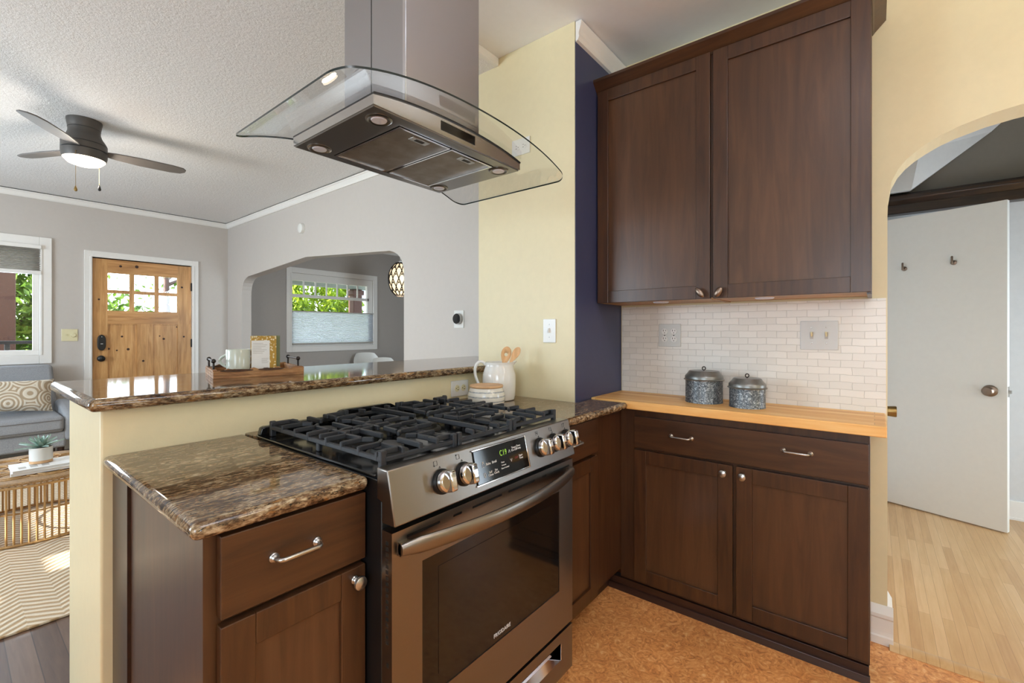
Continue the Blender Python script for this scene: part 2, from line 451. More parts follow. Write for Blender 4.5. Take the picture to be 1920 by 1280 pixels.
# ---------------------------------------------------------------- geometry helpers
class MB:
    def __init__(s):
        s.v, s.f, s.mi = [], [], []
        s.m = 0

    def add(s, vs, fs):
        o = len(s.v)
        s.v += [tuple(x) for x in vs]
        for f in fs:
            s.f.append(tuple(i + o for i in f))
            s.mi.append(s.m)
        return s

    def box(s, x0, x1, y0, y1, z0, z1):
        x0, x1 = min(x0, x1), max(x0, x1); y0, y1 = min(y0, y1), max(y0, y1); z0, z1 = min(z0, z1), max(z0, z1)
        v = [(x, y, z) for z in (z0, z1) for y in (y0, y1) for x in (x0, x1)]
        return s.add(v, [(0, 2, 3, 1), (4, 5, 7, 6), (0, 1, 5, 4), (2, 6, 7, 3), (0, 4, 6, 2), (1, 3, 7, 5)])

    def prism(s, pts, d0, d1, plane='xy'):
        """polygon pts extruded along the remaining axis between d0 and d1"""
        n = len(pts)
        mk = {'xy': lambda a, b, d: (a, b, d), 'xz': lambda a, b, d: (a, d, b), 'yz': lambda a, b, d: (d, a, b)}[plane]
        v = [mk(a, b, d0) for a, b in pts] + [mk(a, b, d1) for a, b in pts]
        f = [tuple(range(n))[::-1], tuple(range(n, 2 * n))] + [(i, (i + 1) % n, n + (i + 1) % n, n + i) for i in range(n)]
        return s.add(v, f)

    def lathe(s, prof, c=(0, 0, 0), seg=32, axis='z', mat=None):
        """prof: list of (r, h); closed at ends where r is 0"""
        base = len(s.v)
        vs = []
        for r, h in prof:
            for i in range(seg):
                a = 2 * pi * i / seg
                vs.append((r * cos(a), r * sin(a), h))
        fs = []
        for j in range(len(prof) - 1):
            for i in range(seg):
                i2 = (i + 1) % seg
                fs.append((j * seg + i, j * seg + i2, (j + 1) * seg + i2, (j + 1) * seg + i))
        fs.append(tuple(range(seg))[::-1])
        fs.append(tuple((len(prof) - 1) * seg + i for i in range(seg)))
        if axis == 'x':
            vs = [(h, x, y) for x, y, h in vs]
        elif axis == 'y':
            vs = [(y, h, x) for x, y, h in vs]
        elif axis == '-y':
            vs = [(x, -h, y) for x, y, h in vs]
        elif axis == '-x':
            vs = [(-h, y, x) for x, y, h in vs]
        if mat is not None:
            vs = [mat @ Vector(p) for p in vs]
        return s.add([(p[0] + c[0], p[1] + c[1], p[2] + c[2]) for p in vs], fs)

    def tube(s, path, r, seg=10, closed=False, flat=None):
        P = [Vector(p) for p in path]
        n = len(P)
        R = r if isinstance(r, (list, tuple)) else [r] * n
        vs, fs = [], []
        prev = None
        for i, p in enumerate(P):
            a = P[(i - 1) % n] if (closed or i > 0) else p
            b = P[(i + 1) % n] if (closed or i < n - 1) else p
            t = (b - a).normalized()
            if prev is None:
                u = t.orthogonal().normalized() if flat is None else Vector(flat)
                u = (u - t * u.dot(t)).normalized()
            else:
                u = (prev - t * prev.dot(t)).normalized()
            prev = u
            w = t.cross(u)
            for k_ in range(seg):
                an = 2 * pi * k_ / seg
                vs.append(p + (u * cos(an) + w * sin(an)) * R[i])
        m = n if closed else n - 1
        for i in range(m):
            j = (i + 1) % n
            for k_ in range(seg):
                k2 = (k_ + 1) % seg
                fs.append((i * seg + k_, i * seg + k2, j * seg + k2, j * seg + k_))
        if not closed:
            fs.append(tuple(range(seg))[::-1])
            fs.append(tuple((n - 1) * seg + q for q in range(seg)))
        return s.add(vs, fs)

    def bar(s, a, b, w, h, up=(0, 0, 1)):
        """square bar from a to b, width w (sideways), height h (along up, hanging below the line)"""
        a, b, up = Vector(a), Vector(b), Vector(up)
        t = (b - a).normalized()
        sd = t.cross(up).normalized() * (w / 2)
        dn = -up * h
        v = [a - sd, a + sd, a + sd + dn, a - sd + dn, b - sd, b + sd, b + sd + dn, b - sd + dn]
        return s.add(v, [(0, 1, 2, 3), (7, 6, 5, 4), (0, 4, 5, 1), (1, 5, 6, 2), (2, 6, 7, 3), (3, 7, 4, 0)])

    def sphere(s, c, rx, ry=None, rz=None, seg=20, rings=12, mat=None):
        ry = ry or rx; rz = rz or rx
        vs = [(0, 0, -1)]
        for j in range(1, rings):
            t = -pi / 2 + pi * j / rings
            for i in range(seg):
                a = 2 * pi * i / seg
                vs.append((cos(t) * cos(a), cos(t) * sin(a), sin(t)))
        vs.append((0, 0, 1))
        fs = []
        for i in range(seg):
            fs.append((0, 1 + (i + 1) % seg, 1 + i))
        for j in range(rings - 2):
            for i in range(seg):
                i2 = (i + 1) % seg
                fs.append((1 + j * seg + i, 1 + j * seg + i2, 1 + (j + 1) * seg + i2, 1 + (j + 1) * seg + i))
        top = len(vs) - 1
        o = 1 + (rings - 2) * seg
        for i in range(seg):
            fs.append((o + i, o + (i + 1) % seg, top))
        vs = [Vector((x * rx, y * ry, z * rz)) for x, y, z in vs]
        if mat is not None:
            vs = [mat @ p for p in vs]
        return s.add([p + Vector(c) for p in vs], fs)

    def xform(s, mat):
        s.v = [tuple(mat @ Vector(p)) for p in s.v]
        return s


def worig(o):
    v = Vector((0, 0, 0))
    while o is not None:
        v = v + Vector(o.location)
        o = o.parent
    return v


def obj(name, mb, mat, parent=None, bevel=0.0, seg=2, smooth=None, local=False, label=None, at=None, fixn=True):
    """ONE mesh object; geometry given in world coordinates unless local"""
    me = bpy.data.meshes.new(name)
    off = Vector((0, 0, 0))
    if parent is not None and not local:
        off = worig(parent)
    if at is not None:
        off = off * 0 + Vector(at)
    me.from_pydata([tuple(Vector(p) - off) for p in mb.v], [], mb.f)
    mats = mat if isinstance(mat, list) else [mat]
    for x in mats:
        me.materials.append(M[x])
    for p, i in zip(me.polygons, mb.mi):
        p.material_index = i
    if fixn:
        bm = bmesh.new(); bm.from_mesh(me)
        bmesh.ops.recalc_face_normals(bm, faces=bm.faces)
        bm.to_mesh(me); bm.free()
    o = bpy.data.objects.new(name, me)
    COL.objects.link(o)
    if parent is not None:
        o.parent = parent
        if at is not None:
            o.location = Vector(at) - worig(parent)
    elif at is not None:
        o.location = at
    if bevel > 0:
        b = o.modifiers.new('edge', 'BEVEL')
        b.width = bevel; b.segments = seg; b.limit_method = 'ANGLE'; b.angle_limit = rad(35)
        b.use_clamp_overlap = True
    if smooth is None:
        smooth = True
    if smooth:
        for p in me.polygons:
            p.use_smooth = True
        sm = me
        try:
            sm.set_sharp_from_angle(angle=rad(38))
        except Exception:
            pass
    if label:
        o['label'] = label
    return o


def thing(name, label, cat, loc=(0, 0, 0), rotz=0.0, group=None):
    o = bpy.data.objects.new(name, None)
    o.empty_display_size = 0.05
    o.location = loc
    o.rotation_euler = (0, 0, rotz)
    o['label'] = label; o['category'] = cat
    if group:
        o['group'] = group
    COL.objects.link(o)
    return o


def tag(o, label, cat, group=None):
    o['label'] = label; o['category'] = cat
    if group:
        o['group'] = group
    return o


def struct(name, mb, mat, bevel=0.0, seg=2, **kw):
    o = obj(name, mb, mat, None, bevel, seg, **kw)
    o['kind'] = 'structure'
    return o


def dup(root, loc, rotz=None, label=None):
    r = root.copy(); COL.objects.link(r)
    r.location = loc
    if rotz is not None:
        r.rotation_euler = (0, 0, rotz)
    if label:
        r['label'] = label
    for ch in list(root.children):
        c = ch.copy(); COL.objects.link(c); c.parent = r
        for g in list(ch.children):
            d = g.copy(); COL.objects.link(d); d.parent = c
    return r


def text(name, body, size, mat, parent, origin, xdir, zdir, align='CENTER', depth=0.0004, sx=1.0):
    """flat lettering as a mesh; xdir is the reading direction, zdir is up"""
    cu = bpy.data.curves.new(name, 'FONT')
    cu.body = body; cu.size = size; cu.align_x = align; cu.align_y = 'CENTER'; cu.extrude = depth
    cu.space_line = 0.85
    cu.space_character = 1.25 if name == 'digits' else 1.03
    t = bpy.data.objects.new(name + '_tmp', cu)
    COL.objects.link(t)
    dg = bpy.context.evaluated_depsgraph_get()
    me = bpy.data.meshes.new_from_object(t.evaluated_get(dg))
    bpy.data.objects.remove(t)
    x = Vector(xdir).normalized(); zz = Vector(zdir).normalized(); n = x.cross(zz)
    mat4 = Matrix((x, zz, n)).transposed().to_4x4() @ Matrix.Diagonal((sx, 1, 1, 1))
    off = worig(parent)
    me.transform(Matrix.Translation(Vector(origin) - off) @ mat4)
    me.materials.clear(); me.materials.append(M[mat])
    o = bpy.data.objects.new(name, me)
    COL.objects.link(o); o.parent = parent
    return o


def wall_with_holes(x0, x1, z0, z1, holes, d0, d1, plane):
    """wall slab with rectangular holes (a0,a1,z0,z1)"""
    mb = MB()
    xs = sorted({x0, x1} | {h[0] for h in holes} | {h[1] for h in holes})
    zs = sorted({z0, z1} | {h[2] for h in holes} | {h[3] for h in holes})
    for a, b in zip(xs, xs[1:]):
        for c, d in zip(zs, zs[1:]):
            mx, mz = (a + b) / 2, (c + d) / 2
            if any(h[0] < mx < h[1] and h[2] < mz < h[3] for h in holes):
                continue
            if plane == 'xz':
                mb.box(a, b, d0, d1, c, d)
            else:
                mb.box(d0, d1, a, b, c, d)
    return mb


KZ, LZ = 2.705, 2.665
XW = 2.347          # plane of the tile wall and the living-room arch wall
YF = 6.69           # front wall of the house
YH = 1.605          # kitchen face of the half wall

# ================================================================= ROOM SHELL
struct('floor_kitchen', MB().box(-2.0, 2.33, -2.7, 1.85, -0.08, 0.0), 'lino')
struct('floor_living', MB().box(-2.9, 2.33, 1.85, 6.8, -0.08, 0.0), 'living_floor')
struct('floor_dining', MB().box(2.33, 6.3, 1.25, 6.8, -0.08, 0.0), 'living_floor')
struct('floor_hall', MB().box(2.335, 5.2, -2.0, 0.3, -0.08, 0.004), 'hall_floor')
struct('trim_threshold', MB().prism([(2.30, 0.0), (2.318, 0.012), (2.345, 0.014), (2.372, 0.005), (2.372, 0.0)], -0.93, -0.045, 'xz'), 'hall_floor', 0.002)
struct('ceiling_kitchen', MB().box(-2.0, 2.50, -2.7, 1.595, KZ, KZ + 0.1), 'kitchen_ceiling')
struct('ceiling_living', MB().box(-2.9, 2.345, 1.595, 6.8, LZ, LZ + 0.14), 'ceiling_tex')
struct('ceiling_dining', MB().box(2.345, 6.3, 1.25, 6.8, LZ, LZ + 0.14), 'ceiling_tex')
struct('trim_ceiling_step', MB().box(-1.9, 1.85, 1.570, 1.594, LZ - 0.002, KZ - 0.001), 'white_paint')

# kitchen right wall (tile, arch to the hall)
arch = [(-0.04, 0.0), (-0.04, 1.70), (-0.042, 1.76), (-0.053, 1.841), (-0.074, 1.886), (-0.098, 1.917), (-0.127, 1.943), (-0.16, 1.965), (-0.20, 1.987), (-0.247, 2.006), (-0.33, 2.028), (-0.407, 2.039), (-0.49, 2.044)]
arch2 = arch + [(-0.98 - y, z) for y, z in arch[::-1]]
def arch_wall(mb, pts, ya, yb, top, x0, x1):
    """pts run from one jamb foot over the arch to the other jamb foot"""
    mb.box(x0, x1, ya, pts[0][0], 0, top) if ya != pts[0][0] else None
    mb.box(x0, x1, pts[-1][0], yb, 0, top)
    for (y0, z0), (y1, z1) in zip(pts, pts[1:]):
        if abs(y1 - y0) < 1e-6:
            continue
        mb.prism([(y0, z0), (y1, z1), (y1, top), (y0, top)], x0, x1, 'yz')
    return mb
struct('wall_right', arch_wall(MB(), arch2, 1.25, -2.7, KZ + 0.05, XW + 0.001, XW + 0.151), 'yellow')
struct('trim_backsplash', MB().box(XW - 0.004, XW, -0.036, 1.092, 0.915, 1.378), 'tile')
bpf = [(0, 0.0), (0.02, 0.0), (0.02, 0.030), (0.016, 0.036), (0.0145, 0.050), (0.0145, 0.100), (0.019, 0.107), (0.019, 0.120), (0.006, 0.142), (0, 0.15)]
struct('baseboard_right', MB().prism([(XW - a, z) for a, z in bpf], -0.058, 0.012, 'xz').prism([(-0.04 - a * 0.9, z) for a, z in bpf], XW - 0.001, XW + 0.151, 'yz'), 'trim_white', smooth=False)

# yellow chase between kitchen and living room, navy on its side
CX0, CY0, CY1 = 1.852, 1.098, 1.716
struct('wall_chase', MB().box(CX0, XW + 0.05, CY0 + 0.004, CY1, 0, KZ - 0.001), 'yellow')
struct('wall_navy', MB().box(CX0 + 0.003, XW, CY0, CY0 + 0.004, 0.0, KZ - 0.09), 'navy')
cm = MB().prism([(CY0, 2.607), (CY0 - 0.012, 2.612), (CY0 - 0.018, 2.628), (CY0 - 0.016, 2.645), (CY0 - 0.022, 2.660), (CY0 - 0.030, 2.690), (CY0 - 0.03, 2.7), (CY0, 2.7)], CX0 + 0.002, XW, 'yz')
struct('trim_navy_crown', cm, 'trim_white', smooth=False)

# half wall carrying the bar
struct('wall_half', MB().box(0.259, XW, YH, 2.082, 0, 1.036), 'yellow', 0.006)

# living-room arch wall
half = [(3.005, 0.0), (3.005, 1.70), (3.012, 1.765), (3.028, 1.815), (3.055, 1.855), (3.089, 1.884), (3.137, 1.908), (3.197, 1.925)]
ap = half + [(4.62, 2.019)] + [(9.245 - y, z) for y, z in half[::-1]]
struct('wall_arch', arch_wall(MB(), ap, 1.716, 6.8, LZ + 0.05, XW, XW + 0.112), 'greige')

# front wall of living + dining with window and door holes
WIN1 = (-1.0, 0.61, 1.0, 2.12)
DOOR = (1.013, 1.942, 0.0, 2.062)
WIN2 = (3.185, 4.565, 1.02, 2.11)
struct('wall_front', wall_with_holes(-2.9, XW + 0.06, 0, LZ + 0.05, [WIN1, DOOR], YF, YF + 0.14, 'xz'), 'greige')
struct('wall_dining_front', wall_with_holes(XW + 0.06, 6.3, 0, LZ + 0.05, [WIN2], YF, YF + 0.14, 'xz'), 'taupe')
struct('wall_dining_side', MB().box(6.2, 6.3, 1.25, 6.8, 0, LZ + 0.05), 'taupe')
DINING_FILL_HOLE = (2.6, 3.2, 1.0, 2.2)  # opening cut for the added dining fill
struct('wall_dining_back', wall_with_holes(2.50, 6.3, 0, LZ + 0.05, [DINING_FILL_HOLE], 1.15, 1.25, 'xz'), 'taupe')
struct('dining_fill_frame', wall_with_holes(2.52, 3.28, 0.92, 2.28, [DINING_FILL_HOLE], 1.245, 1.27, 'xz'), 'trim_white')  # frame made up around the dining fill opening
SUN_SLITS = [(3.10, 3.17, 0.95, 1.385), (3.31, 3.54, 1.43, 2.20), (3.81, 4.55, 1.43, 1.60)]  # slits shaped to throw sun patches on the rug and table
struct('wall_living_side', wall_with_holes(1.595, 6.8, 0, LZ + 0.05, SUN_SLITS, -2.92, -2.8, 'yz'), 'greige')
KSW = (-1.05, 0.25, 0.95, 2.05)
struct('wall_kitchen_side', wall_with_holes(-2.7, 1.72, 0, KZ + 0.05, [KSW], -2.02, -1.9, 'yz'), 'yellow')
struct('window_5', wall_with_holes(-1.13, 0.33, 0.87, 2.13, [KSW], -1.915, -1.89, 'yz'), 'trim_white')
struct('sun_blocker', MB().box(-3.3, -3.2, -3.5, 1.5, -0.1, 3.4), 'porch')  # unseen slab added to keep sun out of the kitchen side opening
struct('wall_return', MB().box(-2.92, -1.9, 1.595, 1.72, 0, KZ + 0.05), 'greige')
KBW = (-0.2, 0.5, 1.25, 1.95)
struct('wall_back', wall_with_holes(-2.02, 2.50, 0, KZ + 0.05, [KBW], -2.72, -2.6, 'xz'), 'yellow')

# crown mouldings of the living room, with a dark strip painting the shade above them
def crown_x(name, x0, x1, y):
    struct(name, MB().prism([(y, 2.597), (y - 0.012, 2.597), (y - 0.02, 2.61), (y - 0.026, 2.64), (y - 0.034, 2.646), (y - 0.034, 2.657), (y, 2.657)], x0, x1, 'yz'), 'trim_white', smooth=False)
crown_x('trim_front_crown', -2.8, XW, YF)
crown_x('trim_dining_crown', XW + 0.112, 6.2, YF)
struct('trim_arch_crown', MB().prism([(XW, 2.597), (XW - 0.012, 2.597), (XW - 0.02, 2.61), (XW - 0.026, 2.64), (XW - 0.034, 2.646), (XW - 0.034, 2.657), (XW, 2.657)], 1.716, YF, 'xz'), 'trim_white', smooth=False)
struct('trim_crown_gap_shade', MB().box(-2.8, XW, YF - 0.03, YF, 2.6575, LZ).box(XW - 0.03, XW, 1.716, YF, 2.6575, LZ), 'gap_shade_print')  # solid dark strip in place of a shadow gap
struct('baseboard_front', MB().box(-2.8, 0.93, YF - 0.016, YF, 0, 0.14).box(2.02, XW, YF - 0.016, YF, 0, 0.14), 'trim_white', 0.003)
struct('baseboard_arch', MB().box(XW - 0.016, XW, 2.25, 3.0, 0, 0.14), 'trim_white', 0.003)

# ---- window 1 (front, left edge of the picture)
def casing(x0, x1, z0, z1, w, y, deep=0.022, bottom=True):
    mb = MB()
    mb.box(x0 - w, x0, y - deep, y, z0 - w if bottom else 0, z1 + w).box(x1, x1 + w, y - deep, y, z0 - w if bottom else 0, z1 + w)
    mb.box(x0, x1, y - deep, y, z1, z1 + w)
    if bottom:
        mb.box(x0, x1, y - deep, y, z0 - w, z0)
    # thinner inner bead
    mb.box(x0 - 0.022, x0 - 0.004, y - deep - 0.006, y - deep, z0 if bottom else 0, z1).box(x1 + 0.004, x1 + 0.022, y - deep - 0.006, y - deep, z0 if bottom else 0, z1)
    return mb
w1 = struct('window_1', casing(-1.0, 0.61, 1.005, 2.12, 0.09, YF), 'trim_white', 0.003)
obj('sash', MB().box(-1.0, 0.61, YF + 0.01, YF + 0.05, 1.005, 1.055).box(-1.0, 0.61, YF + 0.01, YF + 0.05, 2.06, 2.12).box(0.565, 0.61, YF + 0.01, YF + 0.05, 1.055, 2.06).box(-1.0, -0.95, YF + 0.01, YF + 0.05, 1.055, 2.06), 'trim_white', w1, 0.002)
obj('pane', MB().box(-0.95, 0.565, YF + 0.028, YF + 0.032, 1.055, 2.06), 'glass', w1)
# ---- window 2 (dining)
w2 = struct('window_2', casing(3.185, 4.565, 1.02, 2.11, 0.08, YF), 'trim_white', 0.003)
mb = MB()
mb.box(3.185, 4.565, YF + 0.01, YF + 0.07, 2.005, 2.11).box(3.185, 4.565, YF + 0.01, YF + 0.07, 1.02, 1.06)
mb.box(3.185, 3.205, YF + 0.01, YF + 0.07, 1.06, 2.005).box(4.47, 4.565, YF + 0.01, YF + 0.07, 1.06, 2.005)
mb.box(3.205, 4.50, YF + 0.01, YF + 0.05, 1.755, 1.80)
for i in range(1, 7):
    x = 3.205 + (4.475 - 3.205) * i / 7
    mb.box(x - 0.009, x + 0.009, YF + 0.02, YF + 0.045, 1.80, 2.005)
obj('sash', mb, 'trim_white', w2, 0.002)
obj('pane', MB().box(3.205, 4.47, YF + 0.030, YF + 0.034, 1.06, 2.005), 'glass', w2)
# unseen windows: left-wall slits shaped for sun patches, and a back opening
struct('window_sun_slits', wall_with_holes(2.95, 4.7, 0.85, 2.30, SUN_SLITS, -2.815, -2.795, 'yz'), 'trim_white')
struct('window_4', wall_with_holes(-0.28, 0.58, 1.17, 2.03, [KBW], -2.615, -2.59, 'xz'), 'trim_white')

# ---- shades
t = thing('cellular_shade', 'grey cellular shade raised halfway in the window above the sofa', 'window shade', (-0.15, YF - 0.02, 1.83))
mb = MB()
zz = [1.862 + i * (2.085 - 1.862) / 12 for i in range(13)]
for a, b in zip(zz, zz[1:]):
    mb.prism([(YF - 0.012, a), (YF - 0.034, (a + b) / 2), (YF - 0.012, b), (YF - 0.006, b), (YF - 0.006, a)], -0.99, 0.617, 'yz')
obj('pleated_fabric', mb, 'shade_grey', t, smooth=False)
obj('bottom_rail', MB().box(-0.99, 0.622, YF - 0.04, YF - 0.004, 1.826, 1.862), 'trim_white', t, 0.003)
obj('head_rail', MB().box(-0.99, 0.622, YF - 0.05, YF - 0.004, 2.085, 2.125), 'trim_white', t, 0.003)
t = thing('cellular_shade', 'white cellular shade covering the lower half of the dining window', 'window shade', (3.87, YF - 0.02, 1.04))
mb = MB()
zz = [1.072 + i * (1.535 - 1.072) / 24 for i in range(25)]
for a, b in zip(zz, zz[1:]):
    mb.prism([(YF - 0.004, a), (YF - 0.022, (a + b) / 2), (YF - 0.004, b), (YF - 0.002, b), (YF - 0.002, a)], 3.195, 4.56, 'yz')
k = NT('backlit_grey_cellular_fabric'); k.b.inputs['Base Color'].default_value = lin((190, 186, 180)); k.b.inputs['Roughness'].default_value = 0.8
tr = k.n('ShaderNodeBsdfTranslucent'); tr.inputs[0].default_value = lin((214, 210, 204)); mx = k.n('ShaderNodeMixShader'); mx.inputs[0].default_value = 0.6
k.l(k.b.outputs[0], mx.inputs[1]); k.l(tr.outputs[0], mx.inputs[2]); k.l(mx.outputs[0], k.out.inputs[0]); M['shade_grey'].user_remap(k.m); M['shade_grey'] = k.m
k = NT('backlit_white_cellular_fabric'); k.b.inputs['Base Color'].default_value = lin((226, 232, 240)); k.b.inputs['Roughness'].default_value = 0.8
tr = k.n('ShaderNodeBsdfTranslucent'); tr.inputs[0].default_value = lin((248, 251, 255)); mx = k.n('ShaderNodeMixShader'); mx.inputs[0].default_value = 0.92
k.l(k.b.outputs[0], mx.inputs[1]); k.l(tr.outputs[0], mx.inputs[2]); k.l(mx.outputs[0], k.out.inputs[0]); M['shade_white'] = k.m
obj('pleated_fabric', mb, 'shade_white', t, smooth=False)
obj('bottom_rail', MB().box(3.195, 4.56, YF - 0.026, YF - 0.002, 1.045, 1.072), 'shade', t, 0.002)
obj('top_rail', MB().box(3.195, 4.568, YF - 0.026, YF - 0.002, 1.535, 1.552), 'shade', t, 0.002)

# ---- front door
d1 = thing('door_1', 'knotty wooden front door with six small panes', 'door', (1.478, YF, 0))
d1['kind'] = 'structure'
X0, X1 = 1.018, 1.937
Yd0, Yd1 = YF + 0.012, YF + 0.055
lx = [(1.144, 1.339), (1.378, 1.573), (1.608, 1.797)]
lz = [(1.479, 1.677), (1.712, 1.903)]
mb = wall_with_holes(X0, X1, 0.012, 2.052, [(a, b, c, d) for a, b in lx for c, d in lz] + [(1.146, 1.402, 0.30, 1.325), (1.55, 1.797, 0.30, 1.325)], Yd0, Yd1, 'xz')
obj('frame', mb, 'alder', d1, smooth=False)
obj('rail', MB().box(1.144, 1.797, Yd0 - 0.0015, Yd0, 1.912, 2.052).box(1.144, 1.797, Yd0 - 0.0015, Yd0, 1.333, 1.47), 'alder_x', d1, smooth=False)
for a, b in ((1.146, 1.402), (1.55, 1.797)):
    obj('panel', MB().box(a, b, Yd0 + 0.014, Yd1 - 0.012, 0.30, 1.325), 'alder', d1, smooth=False)
for a, b in lx:
    for c, d in lz:
        obj('pane', MB().box(a, b, Yd0 + 0.018, Yd0 + 0.022, c, d), 'glass', d1)
kb = MB()
random.seed(4)
for x, z, s in [(1.255, 1.985, .014), (1.40, 1.995, .018), (1.27, 1.187, .011), (1.325, 1.04, .014), (1.66, 1.155, .013), (1.84, 1.79, .012), (1.155, 1.05, .012), (1.225, 1.03, .009), (1.46, 0.9, .012), (1.79, 1.30, .008), (1.07, 1.60, .010), (1.86, 1.18, .011), (1.62, 1.19, .008)]:
    y = Yd0 - 0.002 if (z > 1.33 or x < 1.14 or x > 1.8 or 1.40 < x < 1.55) else Yd0 + 0.013
    kb.lathe([(s, 0), (s * 0.9, 0.0012), (0.0, 0.0012)], (x, y + 0.001, z), 12, '-y')
obj('knots', kb, 'knot', d1)
kp = obj('keypad_lock', MB().prism([(1.09 + 0.036 * cos(a) * 1.0, 1.121 + 0.088 * (abs(sin(a)) ** 0.6) * (1 if sin(a) > 0 else -1)) for a in [2 * pi * i / 32 for i in range(32)]], Yd0 - 0.028, Yd0, 'xz'), 'black', d1, 0.006, 3)
obj('keypad_mark', MB().box(1.08, 1.10, Yd0 - 0.0295, Yd0 - 0.028, 1.105, 1.111).lathe([(0.004, 0), (0.0, 0.001)], (1.09, Yd0 - 0.028, 1.185), 10, '-y'), 'white_txt', kp)
obj('door_knob', MB().lathe([(0.034, 0), (0.034, 0.008), (0.014, 0.012), (0.014, 0.03), (0.028, 0.036), (0.03, 0.05), (0.02, 0.058), (0.0, 0.06)], (1.086, Yd0, 0.945), 24, '-y'), 'black', d1)
for z in (1.80, 1.10, 0.35):
    obj('hinge', MB().lathe([(0.008, -0.05), (0.008, 0.05)], (1.944, YF - 0.004, z), 12).box(1.93, 1.95, YF, YF + 0.012, z - 0.05, z + 0.05), 'black', d1)
struct('trim_door_casing', casing(1.013, 1.942, 0.0, 2.062, 0.066, YF, 0.02, False), 'trim_white', 0.003)
struct('trim_door_jamb', MB().box(1.0, 1.014, YF, YF + 0.13, 0, 2.075).box(1.941, 1.955, YF, YF + 0.13, 0, 2.075).box(1.0, 1.955, YF, YF + 0.13, 2.062, 2.075), 'trim_white')

# ---- hall behind the kitchen arch
struct('wall_hall_left', MB().box(XW + 0.15, 4.52, 0.10, 0.20, 0, 3.05), 'hall_white')
struct('wall_hall_over_arch', MB().box(XW + 0.05, XW + 0.151, -2.1, 0.2, KZ + 0.04, 3.05), 'hall_white')
struct('wall_hall_far', MB().box(4.42, 4.52, -2.0, 0.1, 0, 2.2), 'hall_white')
struct('wall_hall_upper', MB().box(4.44, 4.52, -2.0, 0.1, 2.2, 3.2), 'hall_grey')
HALL_FILL_HOLE = (3.0, 3.8, 0.3, 1.7)  # opening cut for the added hall fill
struct('wall_hall_end', wall_with_holes(XW + 0.15, 4.52, 0, 3.05, [HALL_FILL_HOLE], -2.1, -2.0, 'xz'), 'hall_white')
struct('hall_fill_frame', wall_with_holes(2.92, 3.88, 0.22, 1.78, [HALL_FILL_HOLE], -2.005, -1.98, 'xz'), 'trim_white')  # made-up frame around the hall fill opening
struct('ceiling_hall', MB().box(XW + 0.02, 4.56, -2.12, 0.22, 3.04, 3.14), 'hall_grey')
struct('trim_hall_beam', MB().box(4.33, 4.42, -2.0, 0.1, 2.10, 2.225).box(4.36, 4.42, -2.0, 0.1, 2.225, 2.25).prism([(4.30, 2.195), (4.33, 2.16), (4.33, 2.225), (4.30, 2.225)], -2.0, 0.1, 'xz'), 'dark_beam', 0.006)
struct('baseboard_hall', MB().box(4.40, 4.42, -2.0, 0.1, 0, 0.13).box(4.395, 4.42, -2.0, 0.1, 0, 0.02), 'trim_white', 0.004)
sf = MB()
a0, a1, a2 = (4.0, 0.1, 2.186), (4.0, -0.191, 2.186), (4.0, -0.245, 2.52)
b1, b2 = (4.43, -0.215, 2.225), (4.43, -0.70, 2.64)
sf.add([a0, a1, (4.0, -0.232, 2.43), (4.0, -0.27, 2.94), (4.0, 0.1, 2.94), (4.43, 0.1, 2.27), (4.43, -0.20, 2.27), (4.43, -0.62, 2.60), (4.43, -0.95, 2.94), (4.43, 0.1, 2.94)],
       [(0, 1, 2, 3, 4), (1, 6, 7, 2), (2, 7, 8, 3), (0, 5, 6, 1), (5, 9, 8, 7, 6), (0, 4, 9, 5), (4, 3, 8, 9)])
struct('ceiling_stair_soffit', sf, 'hall_white', smooth=False)

hd = thing('door_2', 'white slab door standing ajar in the hall with two coat hooks', 'door', (4.058, -0.635, 0.012))
hd['kind'] = 'structure'
dv = Vector((0.226, 0.572)).normalized()
ang = math.atan2(dv.y, dv.x)
R = Matrix.Translation((4.058, -0.635, 0.012)) @ Matrix.Rotation(ang, 4, 'Z')
# local frame: x runs from the latch edge to the hinge, +y faces the camera
obj('slab', MB().box(0, 0.76, -0.038, 0.0, 0.0, 2.04).xform(R), 'door_white', hd, 0.002)
kn = MB().lathe([(0.036, 0), (0.036, 0.004), (0.03, 0.009), (0.013, 0.012), (0.012, 0.03), (0.026, 0.038), (0.029, 0.05), (0.022, 0.06), (0.0, 0.062)], (0, 0, 0), 24, 'y')
kn.v = [(p[0] + 0.075, p[1], p[2] + 0.862) for p in kn.v]
obj('knob', kn.xform(R), 'pewter', hd)
obj('latch', MB().box(-0.014, 0.0, -0.027, -0.011, 0.852, 0.872).box(-0.002, 0.0, -0.032, -0.006, 0.83, 0.895).xform(R), 'nickel', hd)
def hook(px_x, z, label):
    t = tag(obj('coat_hook', MB().lathe([(0.016, 0), (0.016, 0.005), (0.006, 0.008), (0.006, 0.032)], (px_x, 0.0, z), 16, 'y').lathe([(0.006, -0.012), (0.006, 0.036), (0.004, 0.04), (0.0, 0.041)], (px_x, 0.032, z), 12).xform(R), 'pewter', None), label, 'hook', 'coat hooks on the hall door')
    return t
hook(0.505, 1.676, 'pewter coat hook on the white hall door, nearer the arch jamb')
hook(0.245, 1.686, 'pewter coat hook on the white hall door, above its knob side')
d3 = thing('door_3', 'second hall door of which only a brass knob shows past the arch jamb', 'door', (2.95, -0.01, 0.012))
d3['kind'] = 'structure'
obj('slab', MB().box(2.55, 3.08, -0.005, 0.03, 0.012, 2.03), 'door_white', d3, 0.002)
obj('knob', MB().lathe([(0.03, 0), (0.03, 0.006), (0.016, 0.01), (0.016, 0.03), (0.024, 0.036), (0.028, 0.078), (0.026, 0.082), (0.0, 0.083)], (3.0, -0.005, 0.84), 24, '-y'), 'brass', d3)

